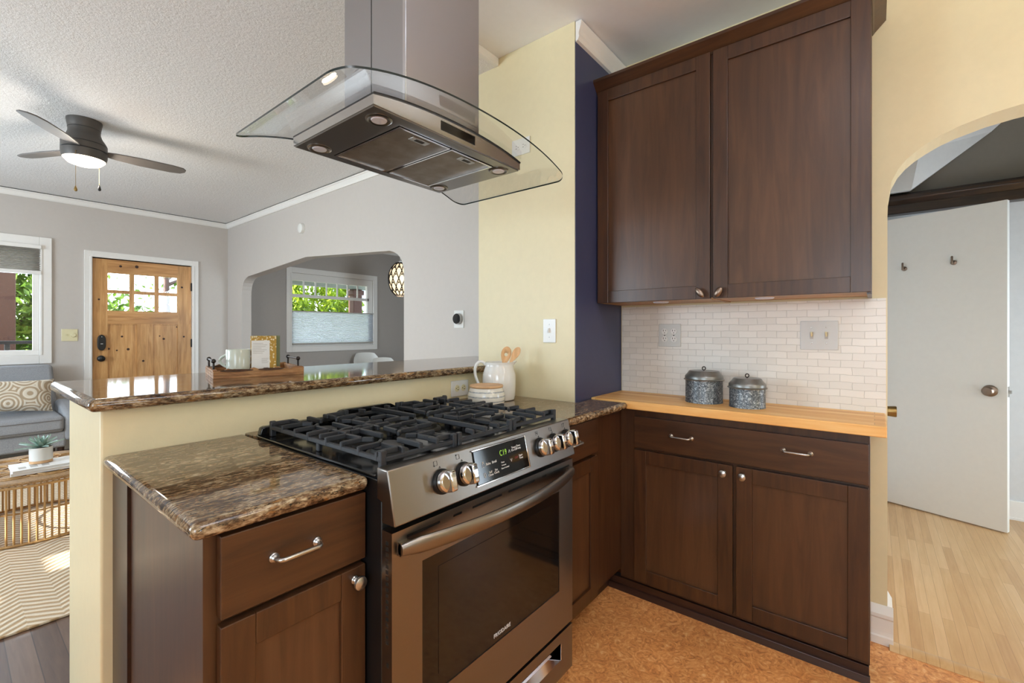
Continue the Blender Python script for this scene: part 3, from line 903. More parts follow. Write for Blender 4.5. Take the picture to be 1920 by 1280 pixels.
# ================================================================= KITCHEN
# ---- counters
gl = obj('granite_countertop', MB().box(0.262, 0.6115, 0.905, YH - 0.001, 0.882, 0.914), 'granite_top', None, 0.0155, 5)
tag(gl, 'speckled brown granite countertop left of the range with a rounded edge', 'countertop')
gr = obj('granite_countertop', MB().prism([(1.3785, 0.898), (1.994, 0.898), (1.994, CY0 - 0.002), (CX0 - 0.002, CY0 - 0.002), (CX0 - 0.002, YH - 0.001), (1.3785, YH - 0.001)], 0.882, 0.914), 'granite_top', None, 0.0155, 5)
tag(gr, 'granite countertop under the white pitcher, between range and butcher block', 'countertop')
bk = obj('granite_filler_strip', MB().box(0.613, 1.377, 1.515, YH - 0.001, 0.884, 0.914), 'granite_top', None, 0.002)
tag(bk, 'narrow granite strip behind the range cooktop', 'countertop')
bar = obj('granite_bar_top', MB().prism([(0.228, 1.553), (CX0 - 0.002, 1.553), (CX0 - 0.002, CY1 + 0.002), (XW - 0.002, CY1 + 0.002), (XW - 0.002, 2.235), (0.228, 2.235)], 1.0365, 1.071), 'granite_top', None, 0.0165, 5)
tag(bar, 'long raised granite bar top on the half wall holding the tray', 'bar top')
bb = obj('butcher_block_countertop', MB().prism([(1.997, -0.033), (XW - 0.006, -0.033), (XW - 0.006, CY0 - 0.002), (1.997, CY0 - 0.002)], 0.882, 0.920), 'butcher', None, 0.004, 3)
tag(bb, 'honey-coloured maple butcher block counter under the two metal canisters', 'countertop')


# ---- cabinet building blocks
def shaker(mb_frame, mb_panel, a0, a1, z0, z1, face, thick, axis, sw=0.06, into=1, rec=0.009):
    """frame and recessed panel; axis 'y': face plane y=face, spreads along x.  into=+1: body lies at larger coordinate"""
    def bx(m, p0, p1, q0, q1, f0, f1):
        if axis == 'y':
            m.box(p0, p1, f0, f1, q0, q1)
        else:
            m.box(f0, f1, p0, p1, q0, q1)
    f1 = face + into * thick
    bx(mb_frame, a0, a0 + sw, z0, z1, face, f1); bx(mb_frame, a1 - sw, a1, z0, z1, face, f1)
    bx(mb_frame, a0 + sw, a1 - sw, z0, z0 + sw, face, f1); bx(mb_frame, a0 + sw, a1 - sw, z1 - sw, z1, face, f1)
    bx(mb_panel, a0 + sw, a1 - sw, z0 + sw, z1 - sw, face + into * rec, f1)


def door(parent, a0, a1, z0, z1, face, axis, thick=0.019, sw=0.06):
    fr, pn = MB(), MB()
    shaker(fr, pn, a0, a1, z0, z1, face, thick, axis, sw)
    d = obj('door', fr, 'cherry', parent, 0.0018, 2, smooth=False)
    obj('door_panel', pn, 'cherry_panel', d, smooth=False)
    return d


def knob(parent, p, axis):
    prof = [(0.009, 0), (0.009, 0.002), (0.007, 0.004), (0.0075, 0.007), (0.0055, 0.01), (0.006, 0.014), (0.013, 0.018), (0.0155, 0.022), (0.0145, 0.027), (0.008, 0.030), (0.0, 0.031)]
    return obj('knob', MB().lathe(prof, p, 24, axis), 'nickel', parent)


def pull(parent, p0, p1, out, name='handle'):
    """bow pull between two feet; out = outward vector"""
    p0, p1, out = Vector(p0), Vector(p1), Vector(out)
    path = []
    d = (p1 - p0).normalized()
    r = 0.013
    h = 0.027
    path.append(p0); path.append(p0 + out * (h - r))
    for i in range(1, 5):
        a = i / 4 * pi / 2
        path.append(p0 + out * (h - r + r * sin(a)) + d * (r - r * cos(a)))
    for i in range(0, 5):
        a = i / 4 * pi / 2
        path.append(p1 + out * (h - r + r * cos(a)) - d * (r - r * sin(a)))
    path.append(p1)
    mb = MB().tube(path, 0.0047, 12)
    ax = '-y' if abs(out.y) > 0.5 else '-x'
    for p in (p0, p1):
        mb.lathe([(0.0095, 0), (0.0095, 0.003), (0.0075, 0.005), (0.008, 0.008), (0.0055, 0.011)], p, 18, ax)
    return obj(name, mb, 'nickel', parent)


# left base cabinet (drawer over door) at the end of the peninsula
c = thing('base_cabinet', 'dark cherry base cabinet left of the range, one drawer over one door', 'cabinet', (0.452, 1.25, 0))
obj('body', MB().box(0.291, 0.612, 0.945, 1.60, 0.10, 0.8815).box(0.31, 0.612, 1.0, 1.60, 0.0, 0.10), 'cherry', c, 0.001, smooth=False)
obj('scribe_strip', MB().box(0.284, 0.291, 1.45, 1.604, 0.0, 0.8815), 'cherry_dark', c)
dr = obj('drawer', MB().box(0.312, 0.610, 0.921, 0.943, 0.722, 0.873), 'cherry_x', c, 0.002, smooth=False)
pull(dr, (0.404, 0.921, 0.802), (0.492, 0.921, 0.802), (0, -1, 0))
dd = door(c, 0.312, 0.610, 0.115, 0.708, 0.922, 'y', 0.021)
knob(dd, (0.582, 0.922, 0.682), '-y')

# right base cabinet on the peninsula with the corner filler
c = thing('base_cabinet', 'narrow dark cherry base cabinet between the range and the corner', 'cabinet', (1.6, 1.25, 0))
obj('body', MB().box(1.379, 1.78, 0.962, 1.60, 0.095, 0.8815).box(1.78, 2.34, 0.963, 1.09, 0.095, 0.8815), 'cherry', c, 0.001, smooth=False)
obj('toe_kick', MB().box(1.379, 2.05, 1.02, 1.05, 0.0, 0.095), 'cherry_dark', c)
dr = obj('drawer', MB().box(1.385, 1.772, 0.94, 0.961, 0.722, 0.868), 'cherry_x', c, 0.002, smooth=False)
pull(dr, (1.52, 0.94, 0.797), (1.608, 0.94, 0.797), (0, -1, 0))
dd = door(c, 1.385, 1.772, 0.095, 0.708, 0.94, 'y', 0.021)

# base cabinet under the butcher block
XF = 2.03
c = thing('base_cabinet', 'dark cherry base cabinet under the butcher block, wide drawer over two doors', 'cabinet', (2.2, 0.48, 0))
obj('body', MB().box(XF + 0.02, XW - 0.002, 0.013, 0.962, 0.06, 0.8815), 'cherry', c, 0.001, smooth=False)
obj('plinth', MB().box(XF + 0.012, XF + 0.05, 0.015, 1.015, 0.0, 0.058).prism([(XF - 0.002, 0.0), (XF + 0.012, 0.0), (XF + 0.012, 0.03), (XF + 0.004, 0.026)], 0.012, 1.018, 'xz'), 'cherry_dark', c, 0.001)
dr = obj('drawer', MB().box(XF, XF + 0.019, 0.016, 0.886, 0.702, 0.846), 'cherry_y', c, 0.002, smooth=False)
pull(dr, (XF, 0.712, 0.778), (XF, 0.623, 0.778), (-1, 0, 0))
pull(dr, (XF, 0.277, 0.785), (XF, 0.188, 0.785), (-1, 0, 0))
dd = door(c, 0.458, 0.886, 0.078, 0.690, XF, 'x', sw=0.058)
knob(dd, (XF, 0.492, 0.657), '-x')
dd = door(c, 0.016, 0.445, 0.078, 0.690, XF, 'x', sw=0.06)
knob(dd, (XF, 0.419, 0.657), '-x')

# wall cabinet
XU = 2.05
c = thing('wall_cabinet', 'tall dark cherry wall cabinet with two doors above the tile backsplash', 'cabinet', (2.2, 0.55, 1.38))
obj('body', MB().box(XU + 0.02, XW - 0.004, 0.008, CY0 - 0.002, 1.392, 2.448), 'cherry', c, 0.001, smooth=False)
obj('underside', MB().box(XU + 0.021, XW - 0.006, 0.022, CY0 - 0.006, 1.387, 1.3915).box(XU + 0.05, XW - 0.008, 0.535, 0.556, 1.383, 1.387), ['cab_under'], c)
obj('side_rim', MB().box(XU + 0.02, XW - 0.006, 0.008, 0.0215, 1.379, 1.3915), 'cherry', c)
dd = door(c, 0.552, 1.088, 1.386, 2.444, XU, 'x', sw=0.058)
bean = MB().sphere((0, 0, 0), 0.010, 0.013, 0.026, 18, 10, Matrix.Rotation(rad(-38), 4, 'X')); bean.v = [(p[0] + XU - 0.022, p[1] + 0.588, p[2] + 1.412) for p in bean.v]
bean.lathe([(0.006, 0), (0.006, 0.018)], (XU, 0.588, 1.414), 12, '-x')
obj('bean_knob', bean, 'pewter', dd)
dd = door(c, 0.010, 0.539, 1.386, 2.444, XU, 'x', sw=0.058)
bean = MB().sphere((0, 0, 0), 0.010, 0.014, 0.024, 18, 10, Matrix.Rotation(rad(32), 4, 'X')); bean.v = [(p[0] + XU - 0.022, p[1] + 0.513, p[2] + 1.410) for p in bean.v]
bean.lathe([(0.006, 0), (0.006, 0.018)], (XU, 0.513, 1.412), 12, '-x')
obj('bean_knob', bean, 'pewter', dd)
pf = [(0.0, 2.438), (-0.004, 2.438), (-0.010, 2.447), (-0.040, 2.478), (-0.046, 2.484), (-0.046, 2.497), (0.0, 2.497)]
cr = MB().prism([(XU + 0.018 + a, z) for a, z in pf], 0.008 - 0.044, CY0 - 0.001, 'xz')
cr.prism([(0.010 + a, z) for a, z in pf], XU - 0.028, XW - 0.004, 'yz')
obj('crown', cr, 'cherry_y', c, smooth=False)
for y, lb in ((0.80, 'white puck light under the left half of the wall cabinet'), (0.36, 'white puck light under the right half of the wall cabinet')):
    t = tag(obj('puck_light', MB().lathe([(0.036, 0), (0.036, -0.003), (0.031, -0.006), (0.0, -0.006)], (XU + 0.095, y, 1.3868), 28), 'puck', None), lb, 'light', 'puck lights under the wall cabinet')

# ---- range
RX0, RX1 = 0.614, 1.376
RC = (RX0 + RX1) / 2
r = thing('gas_range', 'stainless slide-in gas range with black cast iron grates and oven', 'range', (RC, 1.15, 0))
obj('body', MB().box(RX0 + 0.002, RX1 - 0.002, 0.868, 1.50, 0.06, 0.908).box(RX0 + 0.03, RX1 - 0.03, 0.93, 1.46, 0.0, 0.06), 'black', r, 0.003)
# slanted control panel: face from (y .845, z .936) to (y .817, z .816)
PT, PB = Vector((0, 0.845, 0.936)), Vector((0, 0.817, 0.816))
cp = obj('control_panel', MB().prism([(0.845, 0.936), (0.817, 0.816), (0.866, 0.814), (0.866, 0.86), (0.884, 0.865), (0.884, 0.936)], RX0, RX1, 'yz'), 'steel', r, 0.003, 3)
pn = (PT - PB).normalized()                      # up along the face
pout = Vector((0, -pn.z, pn.y))                   # outward normal
def on_panel(x, s):
    """x along the range, s metres up the face from its bottom edge"""
    p = PB + pn * s
    return Vector((x, p.y, p.z))
PR = Matrix((Vector((1, 0, 0)), pn, -pout)).transposed()  # local x, y(up), z(into)
def panel_box(mb, x0, x1, s0, s1, d0, d1):
    v = [on_panel(x, s) + pout * d for d in (d0, d1) for s in (s0, s1) for x in (x0, x1)]
    return mb.add(v, [(0, 2, 3, 1), (4, 5, 7, 6), (0, 1, 5, 4), (2, 6, 7, 3), (0, 4, 6, 2), (1, 3, 7, 5)])
ds = obj('display', panel_box(MB(), 0.882, 1.108, 0.021, 0.109, 0.0, 0.004), 'black_gloss', cp, 0.001)
fr = MB()
panel_box(fr, 1.108, 1.113, 0.017, 0.113, 0.0, 0.006); panel_box(fr, 0.877, 1.113, 0.017, 0.021, 0.0, 0.005); panel_box(fr, 0.877, 1.113, 0.109, 0.113, 0.0, 0.005)
obj('display_bezel', fr, 'chrome', cp, 0.001)
XD = (1, 0, 0)
def ptext(body, x, s, size, mat='white_txt', name='lettering', par=None, d=0.0045, sx=1.0):
    return text(name, body, size, mat, par or ds, on_panel(x, s) + pout * d, XD, pn, sx=sx)
ptext('C19', 1.000, 0.083, 0.022, 'green_txt', 'digits', sx=0.72)
ptext('Bake', 0.932, 0.067, 0.0095); ptext('Broil', 0.957, 0.067, 0.0095)
ptext('Self\nClean', 0.936, 0.040, 0.0085); ptext('Set\nClock', 0.960, 0.041, 0.0085)
ptext('Oven', 0.992, 0.058, 0.006); ptext('Preheat', 0.995, 0.050, 0.006); ptext('Door Locked', 0.999, 0.042, 0.006)
ptext('Timer\nOn-Off', 1.050, 0.085, 0.0085); ptext('Oven\nTemp', 1.072, 0.086, 0.0085)
ptext('Start\nTime', 1.076, 0.057, 0.0085)
ptext('OFF', 1.055, 0.058, 0.0085, 'red_txt')
def pline(pts, w=0.0012, mat='white_txt', par=None, name='symbol', closed=False, d=0.0047):
    P = [on_panel(x, s) + pout * d for x, s in pts]
    return obj(name, MB().tube(P, w / 2, 6, closed), mat, par or ds)
pline([(1.024, 0.078), (1.028, 0.086), (1.032, 0.078)]); pline([(1.026, 0.060), (1.030, 0.052), (1.034, 0.060)])
pline([(0.908, 0.062), (0.915, 0.062), (0.915, 0.071), (0.908, 0.071)], closed=True); pline([(0.9095, 0.071), (0.9095, 0.075), (0.9115, 0.0765), (0.9135, 0.075), (0.9135, 0.071)])
pline([(0.9115, 0.034), (0.9085, 0.042), (0.910, 0.046), (0.9145, 0.046), (0.916, 0.042), (0.913, 0.034)], closed=True)
knx = [0.764, 0.840, 1.185, 1.263, 1.341]
for i, x in enumerate(knx):
    base = on_panel(x, 0.062)
    mt = Matrix((Vector((1, 0, 0)), pn, pout)).transposed().to_4x4()
    kb = MB().lathe([(0.0305, -0.001), (0.0305, 0.005), (0.028, 0.009), (0.0, 0.009)], base, 28, mat=mt)
    sk = obj('knob', kb, 'black', cp)
    g = MB().lathe([(0.0265, 0.009), (0.0265, 0.022), (0.0235, 0.027), (0.0, 0.027)], base, 28, mat=mt)
    hb = MB().prism([(-0.0265, 0.022), (0.0265, 0.022), (0.0245, 0.044), (0.019, 0.047), (-0.019, 0.047), (-0.0245, 0.044)], -0.0095, 0.0095, 'xz')
    hb.v = [tuple(mt @ Vector((p[1], p[0], p[2])) + base) for p in hb.v]
    g.add(hb.v, hb.f)
    obj('grip', g, 'chrome', sk, 0.004, 3)
    mk = MB()
    v = [mt @ Vector(q) + base for q in [(-0.0012, 0.012, 0.0472), (0.0012, 0.012, 0.0472), (0.0012, 0.018, 0.0474), (-0.0012, 0.018, 0.0474)]]
    if i < 2:
        v = [mt @ Vector(q) + base for q in [(0.0097, 0.007, 0.037), (0.0097, 0.021, 0.037), (0.0097, 0.021, 0.044), (0.0097, 0.007, 0.044)]]
    mk.add(v, [(0, 1, 2, 3)])
    obj('pointer_mark', mk, 'red_mark' if i < 2 else 'slot', sk)
    sq = 0.0085
    off = [(-1, -1), (-1, 1), (0, 0), (1, -1), (1, 1)][i]
    cx, cs = x - 0.012 + (0.004 if i > 1 else 0), 0.108
    P = [(cx - sq / 1.6, cs - sq * 0.62), (cx + sq / 1.6, cs - sq * 0.62), (cx + sq / 1.6, cs + sq * 0.62), (cx - sq / 1.6, cs + sq * 0.62)]
    pline(P, 0.0011, 'dark_txt', cp, 'burner_symbol', True, 0.0003)
    pline([(cx + off[0] * sq / 1.6 - 0.0008, cs + off[1] * sq * 0.62), (cx + off[0] * sq / 1.6 + 0.0008, cs + off[1] * sq * 0.62)], 0.0034, 'dark_txt', cp, 'burner_dot', False, 0.0004)
    pline([(x - 0.003, 0.0945), (x, 0.0985), (x + 0.003, 0.0945)], 0.0018, 'dark_txt', cp, 'off_mark', True, 0.0003)

# oven door
DY = 0.828
od = obj('oven_door', wall_with_holes(RX0, RX1, 0.236, 0.800, [(0.700, 1.292, 0.372, 0.708)] + [(a, b, 0.778, 0.784) for a, b in ((0.655, 0.755), (0.80, 0.83), (0.87, 0.99), (1.02, 1.15), (1.19, 1.215), (1.255, 1.355))], DY, DY + 0.036, 'xz'), 'steel', r, smooth=False)
obj('slot_backing', MB().box(0.64, 1.36, DY + 0.008, DY + 0.012, 0.770, 0.790), 'black', od)
ow = obj('window', MB().box(0.700, 1.292, DY + 0.002, DY + 0.010, 0.372, 0.708), 'black_gloss', od)
obj('viewing_pane', MB().box(0.752, 1.25, DY + 0.0012, DY + 0.002, 0.412, 0.674), 'oven_glass', ow)
text('brand_lettering', 'FRIGIDAIRE', 0.0155, 'white_txt', ow, (0.994, DY + 0.0012, 0.393), (1, 0, 0), (0, 0, 1), sx=0.92)
obj('side_vents', MB().box(RX0 - 0.0006, RX0, DY + 0.012, DY + 0.02, 0.50, 0.51), 'slot', od)
vm = MB()
for i in range(18):
    vm.box(RX0 - 0.0006, RX0 + 0.001, DY + 0.013, DY + 0.022, 0.55 + i * 0.013, 0.558 + i * 0.013)
obj('vent_row', vm, 'slot', od)
hp = []
for i in range(33):
    u = -1 + i / 16
    x = RC + u * 0.366
    hp.append((x, DY - 0.010 - 0.052 * (1 - abs(u) ** 2.2), 0.762))
hm = MB()
n = len(hp)
for i, p in enumerate(hp):
    u = -1 + i / 16
    hh = 0.019 if abs(u) < 0.9 else 0.019 - 0.006 * (abs(u) - 0.9) / 0.1
    for k_ in range(14):
        a = 2 * pi * k_ / 14
        hm.v.append((p[0], p[1] + 0.0085 * cos(a), p[2] + hh * (abs(sin(a)) ** 0.75) * (1 if sin(a) > 0 else -1)))
for i in range(n - 1):
    for k_ in range(14):
        hm.f.append((i * 14 + k_, i * 14 + (k_ + 1) % 14, (i + 1) * 14 + (k_ + 1) % 14, (i + 1) * 14 + k_)); hm.mi.append(0)
hm.f.append(tuple(range(14))); hm.mi.append(0); hm.f.append(tuple((n - 1) * 14 + q for q in range(14))); hm.mi.append(0)
hm.box(RC - 0.366, RC - 0.340, DY - 0.012, DY + 0.002, 0.747, 0.777).box(RC + 0.340, RC + 0.366, DY - 0.012, DY + 0.002, 0.747, 0.777)
obj('oven_handle', hm, 'steel', od)
# warming drawer
dw = obj('warming_drawer', wall_with_holes(RX0 + 0.002, RX1 - 0.002, 0.075, 0.225, [(0.98, 1.30, 0.135, 0.190)], DY, DY + 0.03, 'xz'), 'steel', r, smooth=False)
obj('recessed_grip', MB().prism([(DY, 0.19), (DY + 0.022, 0.19), (DY + 0.022, 0.15), (DY, 0.135), (DY + 0.026, 0.135), (DY + 0.026, 0.192), (DY, 0.192)], 0.98, 1.30, 'yz').box(0.976, 0.98, DY - 0.001, DY + 0.022, 0.135, 0.19).box(1.30, 1.304, DY - 0.001, DY + 0.022, 0.135, 0.19), 'chrome', dw)
# cooktop
ck = MB().box(RX0 - 0.006, RX1 + 0.006, 0.884, 1.512, 0.915, 0.921)
ck.box(RX0 + 0.01, RX1 - 0.01, 0.885, 1.50, 0.90, 0.915)
hv = [(RX0 - 0.002, 0.921), (RX0 + 0.004, 0.944), (RX0 + 0.014, 0.947), (0.862, 0.947), (0.89, 0.962), (0.905, 0.964), (1.085, 0.964), (1.10, 0.962), (1.128, 0.947), (RX1 - 0.014, 0.947), (RX1 - 0.004, 0.944), (RX1 + 0.002, 0.921)]
ck.prism(hv, 1.488, 1.512, 'xz')
ct = obj('cooktop', ck, 'enamel', r, 0.003, 2)
GZ = 0.966
burners = [(0.742, 1.02, 0.044), (0.742, 1.34, 0.036), (RC, 1.18, 0.05), (1.248, 1.02, 0.05), (1.248, 1.34, 0.036)]
for x, y, rr in burners:
    b = obj('burner', MB().lathe([(rr + 0.014, 0.921), (rr + 0.012, 0.926), (rr + 0.001, 0.928), (rr, 0.938), (0.0, 0.938)], (x, y, 0), 28), 'slot', ct)
    obj('burner_cap', MB().lathe([(rr - 0.002, 0.938), (rr, 0.941), (rr - 0.003, 0.945), (rr * 0.6, 0.947), (0.0, 0.947)], (x, y, 0), 28), 'iron', b)
def grate(x0, x1, ctrs, side):
    mb = MB()
    y0, y1 = 0.888, 1.462
    T = 0.011
    H = 0.012
    xr = [x0 + T / 2, x1 - T / 2]
    for x in xr:
        mb.bar((x, y0, GZ - 0.012), (x, y1, GZ - 0.012), T, H)
    for y in (y0 + T / 2, y1 - T / 2):
        mb.bar((x0, y, GZ - 0.014), (x1, y, GZ - 0.014), T, H)
    for x in (x0 + 0.008, x1 - 0.008):
        for y in (y0 + 0.006, y1 - 0.006):
            mb.box(x - 0.008, x + 0.008, y - 0.007, y + 0.007, 0.9215, GZ + 0.002)
        mb.box(x - 0.006, x + 0.006, 1.17, 1.185, 0.9215, GZ - 0.012)
    xm = (x0 + x1) / 2
    n = len(ctrs)
    cuts = [y0] + ([(ctrs[0] + ctrs[1]) / 2] if n == 2 else []) + [y1]
    for cy, (ya, yb) in zip(ctrs, zip(cuts, cuts[1:])):
        for sx, xe in ((-1, x0 + 0.004), (1, x1 - 0.004)):
            for q in (-0.112, -0.038, 0.038, 0.112):
                ys = cy + q
                inner = 0.030 + abs(q) * 0.25
                kx = xm + sx * (abs(xe - xm) * 0.52)
                a = (xe, ys, GZ)
                bq = (kx, ys, GZ)
                cq = (xm + sx * inner, cy + q * 0.42, GZ)
                mb.bar(a, bq, 0.009, 0.013)
                mb.bar(bq, cq, 0.009, 0.013)
                mb.box(xe - 0.005, xe + 0.005, ys - 0.005, ys + 0.005, GZ - 0.024, GZ - 0.001)
        for sy, ye in ((-1, ya), (1, yb)):
            ye2 = ye + (0.006 if sy < 0 else -0.006)
            mb.bar((xm, ye2, GZ), (xm, cy + sy * 0.034, GZ), 0.010, 0.014)
            mb.box(xm - 0.006, xm + 0.006, ye2 - 0.004, ye2 + 0.004, GZ - 0.026, GZ - 0.001)
            for sx in (-1, 1):
                mb.bar((xm + sx * 0.055, ye2, GZ), (xm + sx * 0.052, ye2 - sy * 0.03, GZ), 0.009, 0.013)
                mb.box(xm + sx * 0.055 - 0.005, xm + sx * 0.055 + 0.005, ye2 - 0.004, ye2 + 0.004, GZ - 0.026, GZ - 0.001)
    if n == 2:
        yc = cuts[1]
        pts = [(x0 + 0.01, yc), (xm - 0.06, yc - 0.002), (xm - 0.03, yc + 0.018), (xm + 0.03, yc + 0.018), (xm + 0.06, yc - 0.002), (x1 - 0.01, yc)]
        for p, q in zip(pts, pts[1:]):
            mb.bar((p[0], p[1], GZ), (q[0], q[1], GZ), 0.010, 0.014)
        for p, q in zip([(xm - 0.06, yc - 0.002), (xm - 0.03, yc - 0.02), (xm + 0.03, yc - 0.02)], [(xm - 0.03, yc - 0.02), (xm + 0.03, yc - 0.02), (xm + 0.06, yc - 0.002)]):
            mb.bar((p[0], p[1], GZ), (q[0], q[1], GZ), 0.010, 0.014)
    return obj('grate', mb, 'iron', r, 0.002, 1, smooth=False)
grate(0.628, 0.872, [1.02, 1.34], -1)
grate(0.876, 1.114, [1.18], 0)
grate(1.118, 1.362, [1.02, 1.34], 1)

# ---- range hood
hx, hy0, hy1, hz = 0.992, 1.002, 1.428, 1.828
h = thing('range_hood', 'stainless island range hood with curved glass canopy and square chimney', 'range hood', (hx, 1.2, hz))
BX0, BX1 = 0.686, 1.300
def gz(x):
    return 1.886 - 0.237 * (x - 0.987) ** 2 - 0.578 * (x - 0.987) ** 4
n = 24
xs = [BX0 + (BX1 - BX0) * i / n for i in range(n + 1)]
prof = [(BX0, hz), (BX1, hz)] + [(x, gz(x) - 0.006) for x in xs[::-1]]
bd = obj('body', MB().prism(prof, hy0, hy1, 'xz'), 'steel_hood', h)
bp = wall_with_holes(BX0 + 0.004, BX1 - 0.004, hy0 + 0.004, hy1 - 0.004, [(0.80, 1.205, 1.045, 1.39)], 0, 1, 'xz')
bp.v = [(p[0], p[2], hz - 0.004 + p[1] * 0.004) for p in bp.v]
pl = obj('bottom_plate', bp, 'steel', h, smooth=False)
obj('filter_well', MB().box(0.80, 1.205, 1.045, 1.39, hz - 0.0005, hz), 'slot', pl)
k = NT('mesh_filter_metal'); v = k.coords((1, 1, 1), 'Object', (0, 0, rad(45))); ch = k.n('ShaderNodeTexChecker'); ch.inputs['Scale'].default_value = 420; k.l(v, ch.inputs['Vector'])
c = k.mix(ch.outputs['Fac'], (120, 112, 102), (176, 168, 156)); k.base(k.mix(1.0, c, k.ramp(k.noise(v, 14, 5), [(0.35, (0.7, 0.66, 0.6, 1)), (0.65, (1, 1, 1, 1))]), 'MULTIPLY'))
k.b.inputs['Metallic'].default_value = 0.85; k.b.inputs['Roughness'].default_value = 0.45; M['mesh'] = k.m
for a, b in ((0.803, 1.000), (1.005, 1.202)):
    f = obj('grease_filter', MB().box(a + 0.004, b - 0.004, 1.052, 1.383, hz - 0.004, hz - 0.0015), 'mesh', h)
    obj('filter_frame', wall_with_holes(a, b, 1.048, 1.387, [(a + 0.006, b - 0.006, 1.054, 1.381)], 0, 1, 'xz').xform(Matrix(((1, 0, 0, 0), (0, 0, 1, 0), (0, 0.007, 0, hz - 0.007), (0, 0, 0, 1)))), 'chrome', f, smooth=False)
    m = (a + b) / 2
    lt = obj('latch', MB().box(m - 0.032, m + 0.032, 1.068, 1.094, hz - 0.007, hz - 0.004), 'nickel', f, 0.001)
    obj('latch_slot', MB().box(m - 0.016, m + 0.016, 1.074, 1.087, hz - 0.0078, hz - 0.007), 'slot', lt)
for x, y in ((0.742, 1.058), (0.742, 1.372), (1.246, 1.058), (1.246, 1.372)):
    lp = obj('lamp', MB().lathe([(0.036, -0.004), (0.036, -0.006), (0.031, -0.0085), (0.027, -0.006), (0.0, -0.006)], (x, y, hz), 28), 'steel', h)
    obj('lamp_lens', MB().lathe([(0.022, -0.006), (0.020, -0.009), (0.0, -0.0095)], (x, y, hz), 24), 'puck', lp)
dp = obj('control_display', MB().box(0.918, 1.062, hy0 - 0.0015, hy0 + 0.002, 1.842, 1.869), 'black_gloss', h)
obj('display_frame', MB().box(1.062, 1.066, hy0 - 0.002, hy0 + 0.002, 1.840, 1.871), 'chrome', dp)
# black gasket line over the body, following the arc
gs = MB().prism([(x, gz(x) - 0.006) for x in xs] + [(x, gz(x) - 0.001) for x in xs[::-1]], hy0 - 0.003, hy1 + 0.002, 'xz')
obj('gasket', gs, 'black', h)
# glass: arched sheet with rounded corners
GX0, GX1, GY0, GY1, RCN = 0.523, 1.450, 0.895, 1.468, 0.045
def yspan(x):
    e = min(x - GX0, GX1 - x)
    d = RCN - math.sqrt(max(0, RCN * RCN - (RCN - e) ** 2)) if e < RCN else 0
    return GY0 + d, GY1 - d
gxs = sorted({GX0 + RCN * (1 - cos(a * pi / 20)) for a in range(11)} | {GX1 - RCN * (1 - cos(a * pi / 20)) for a in range(11)} | {GX0 + RCN + (GX1 - GX0 - 2 * RCN) * i / 30 for i in range(31)})
gm = MB()
top, bot = 0.0055, 0.0
for x in gxs:
    ya, yb = yspan(x)
    gm.v += [(x, ya, gz(x) + top), (x, yb, gz(x) + top), (x, ya, gz(x)), (x, yb, gz(x))]
for i in range(len(gxs) - 1):
    a, b = i * 4, (i + 1) * 4
    gm.m = 0
    for f, m in (((a, a + 1, b + 1, b), 0), ((a + 2, b + 2, b + 3, a + 3), 0), ((a, b, b + 2, a + 2), 1), ((a + 1, a + 3, b + 3, b + 1), 1)):
        gm.f.append(f); gm.mi.append(m)
gm.f.append((0, 2, 3, 1)); gm.mi.append(1)
e = (len(gxs) - 1) * 4
gm.f.append((e, e + 1, e + 3, e + 2)); gm.mi.append(1)
obj('glass_canopy', gm, ['hood_glass', 'glass_edge'], h)
# chimney
CXa, CXb, CYa, CYb = 0.838, 1.152, 1.066, 1.388
chm = obj('chimney', MB().box(CXa, CXb, CYa, CYb, 1.862, KZ - 0.002), 'steel_z', h, 0.002)
obj('chimney_seam', MB().box(CXa - 0.0006, CXa + 0.001, 1.233, 1.2365, 1.872, KZ - 0.002), 'slot', chm)
obj('corner_trim', MB().box(CXa - 0.0008, CXa + 0.001, CYa + 0.002, CYa + 0.012, 1.872, KZ - 0.002), 'chrome', chm)

# ---- outlets and switches
def outlet_slots(c, right, up, n, s=1.0):
    """slot marks of one receptacle, centred at c"""
    c, right, up, n = Vector(c), Vector(right), Vector(up), Vector(n)
    mb = MB()
    def q(a0, a1, b0, b1):
        v = [c + right * a + up * b + n * d for d in (0.0, 0.0006) for b in (b0, b1) for a in (a0, a1)]
        mb.add(v, [(0, 2, 3, 1), (4, 5, 7, 6), (0, 1, 5, 4), (2, 6, 7, 3), (0, 4, 6, 2), (1, 3, 7, 5)])
    q(-0.0075, -0.0050, 0.000, 0.009); q(0.0050, 0.0072, 0.001, 0.008); q(-0.0022, 0.0022, -0.0095, -0.0055)
    return mb
def face_disc(c, n, r, h):
    n = Vector(n)
    mt = Vector((0, 0, 1)).rotation_difference(n).to_matrix().to_4x4()
    return MB().lathe([(r, 0), (r, h * 0.6), (r - 0.001, h), (0, h)], c, 24, mat=mt)
# quad outlet on the tile
o = thing('wall_outlet', 'white four-socket outlet on the tile backsplash by the navy wall', 'outlet', (XW - 0.004, 0.827, 1.225))
obj('plate', MB().box(XW - 0.0095, XW - 0.004, 0.770, 0.884, 1.167, 1.283), 'plate_grey', o, 0.002)
for y in (0.852, 0.805):
    for z in (1.245, 1.205):
        f = obj('socket', face_disc((XW - 0.0095, y, z), (-1, 0, 0), 0.0165, 0.002), 'white_plastic', o)
        obj('slots', outlet_slots((XW - 0.0115, y, z), (0, -1, 0), (0, 0, 1), (-1, 0, 0)), 'slot', f)
    obj('screw', face_disc((XW - 0.0095, y, 1.225), (-1, 0, 0), 0.003, 0.0012), 'slot', o)
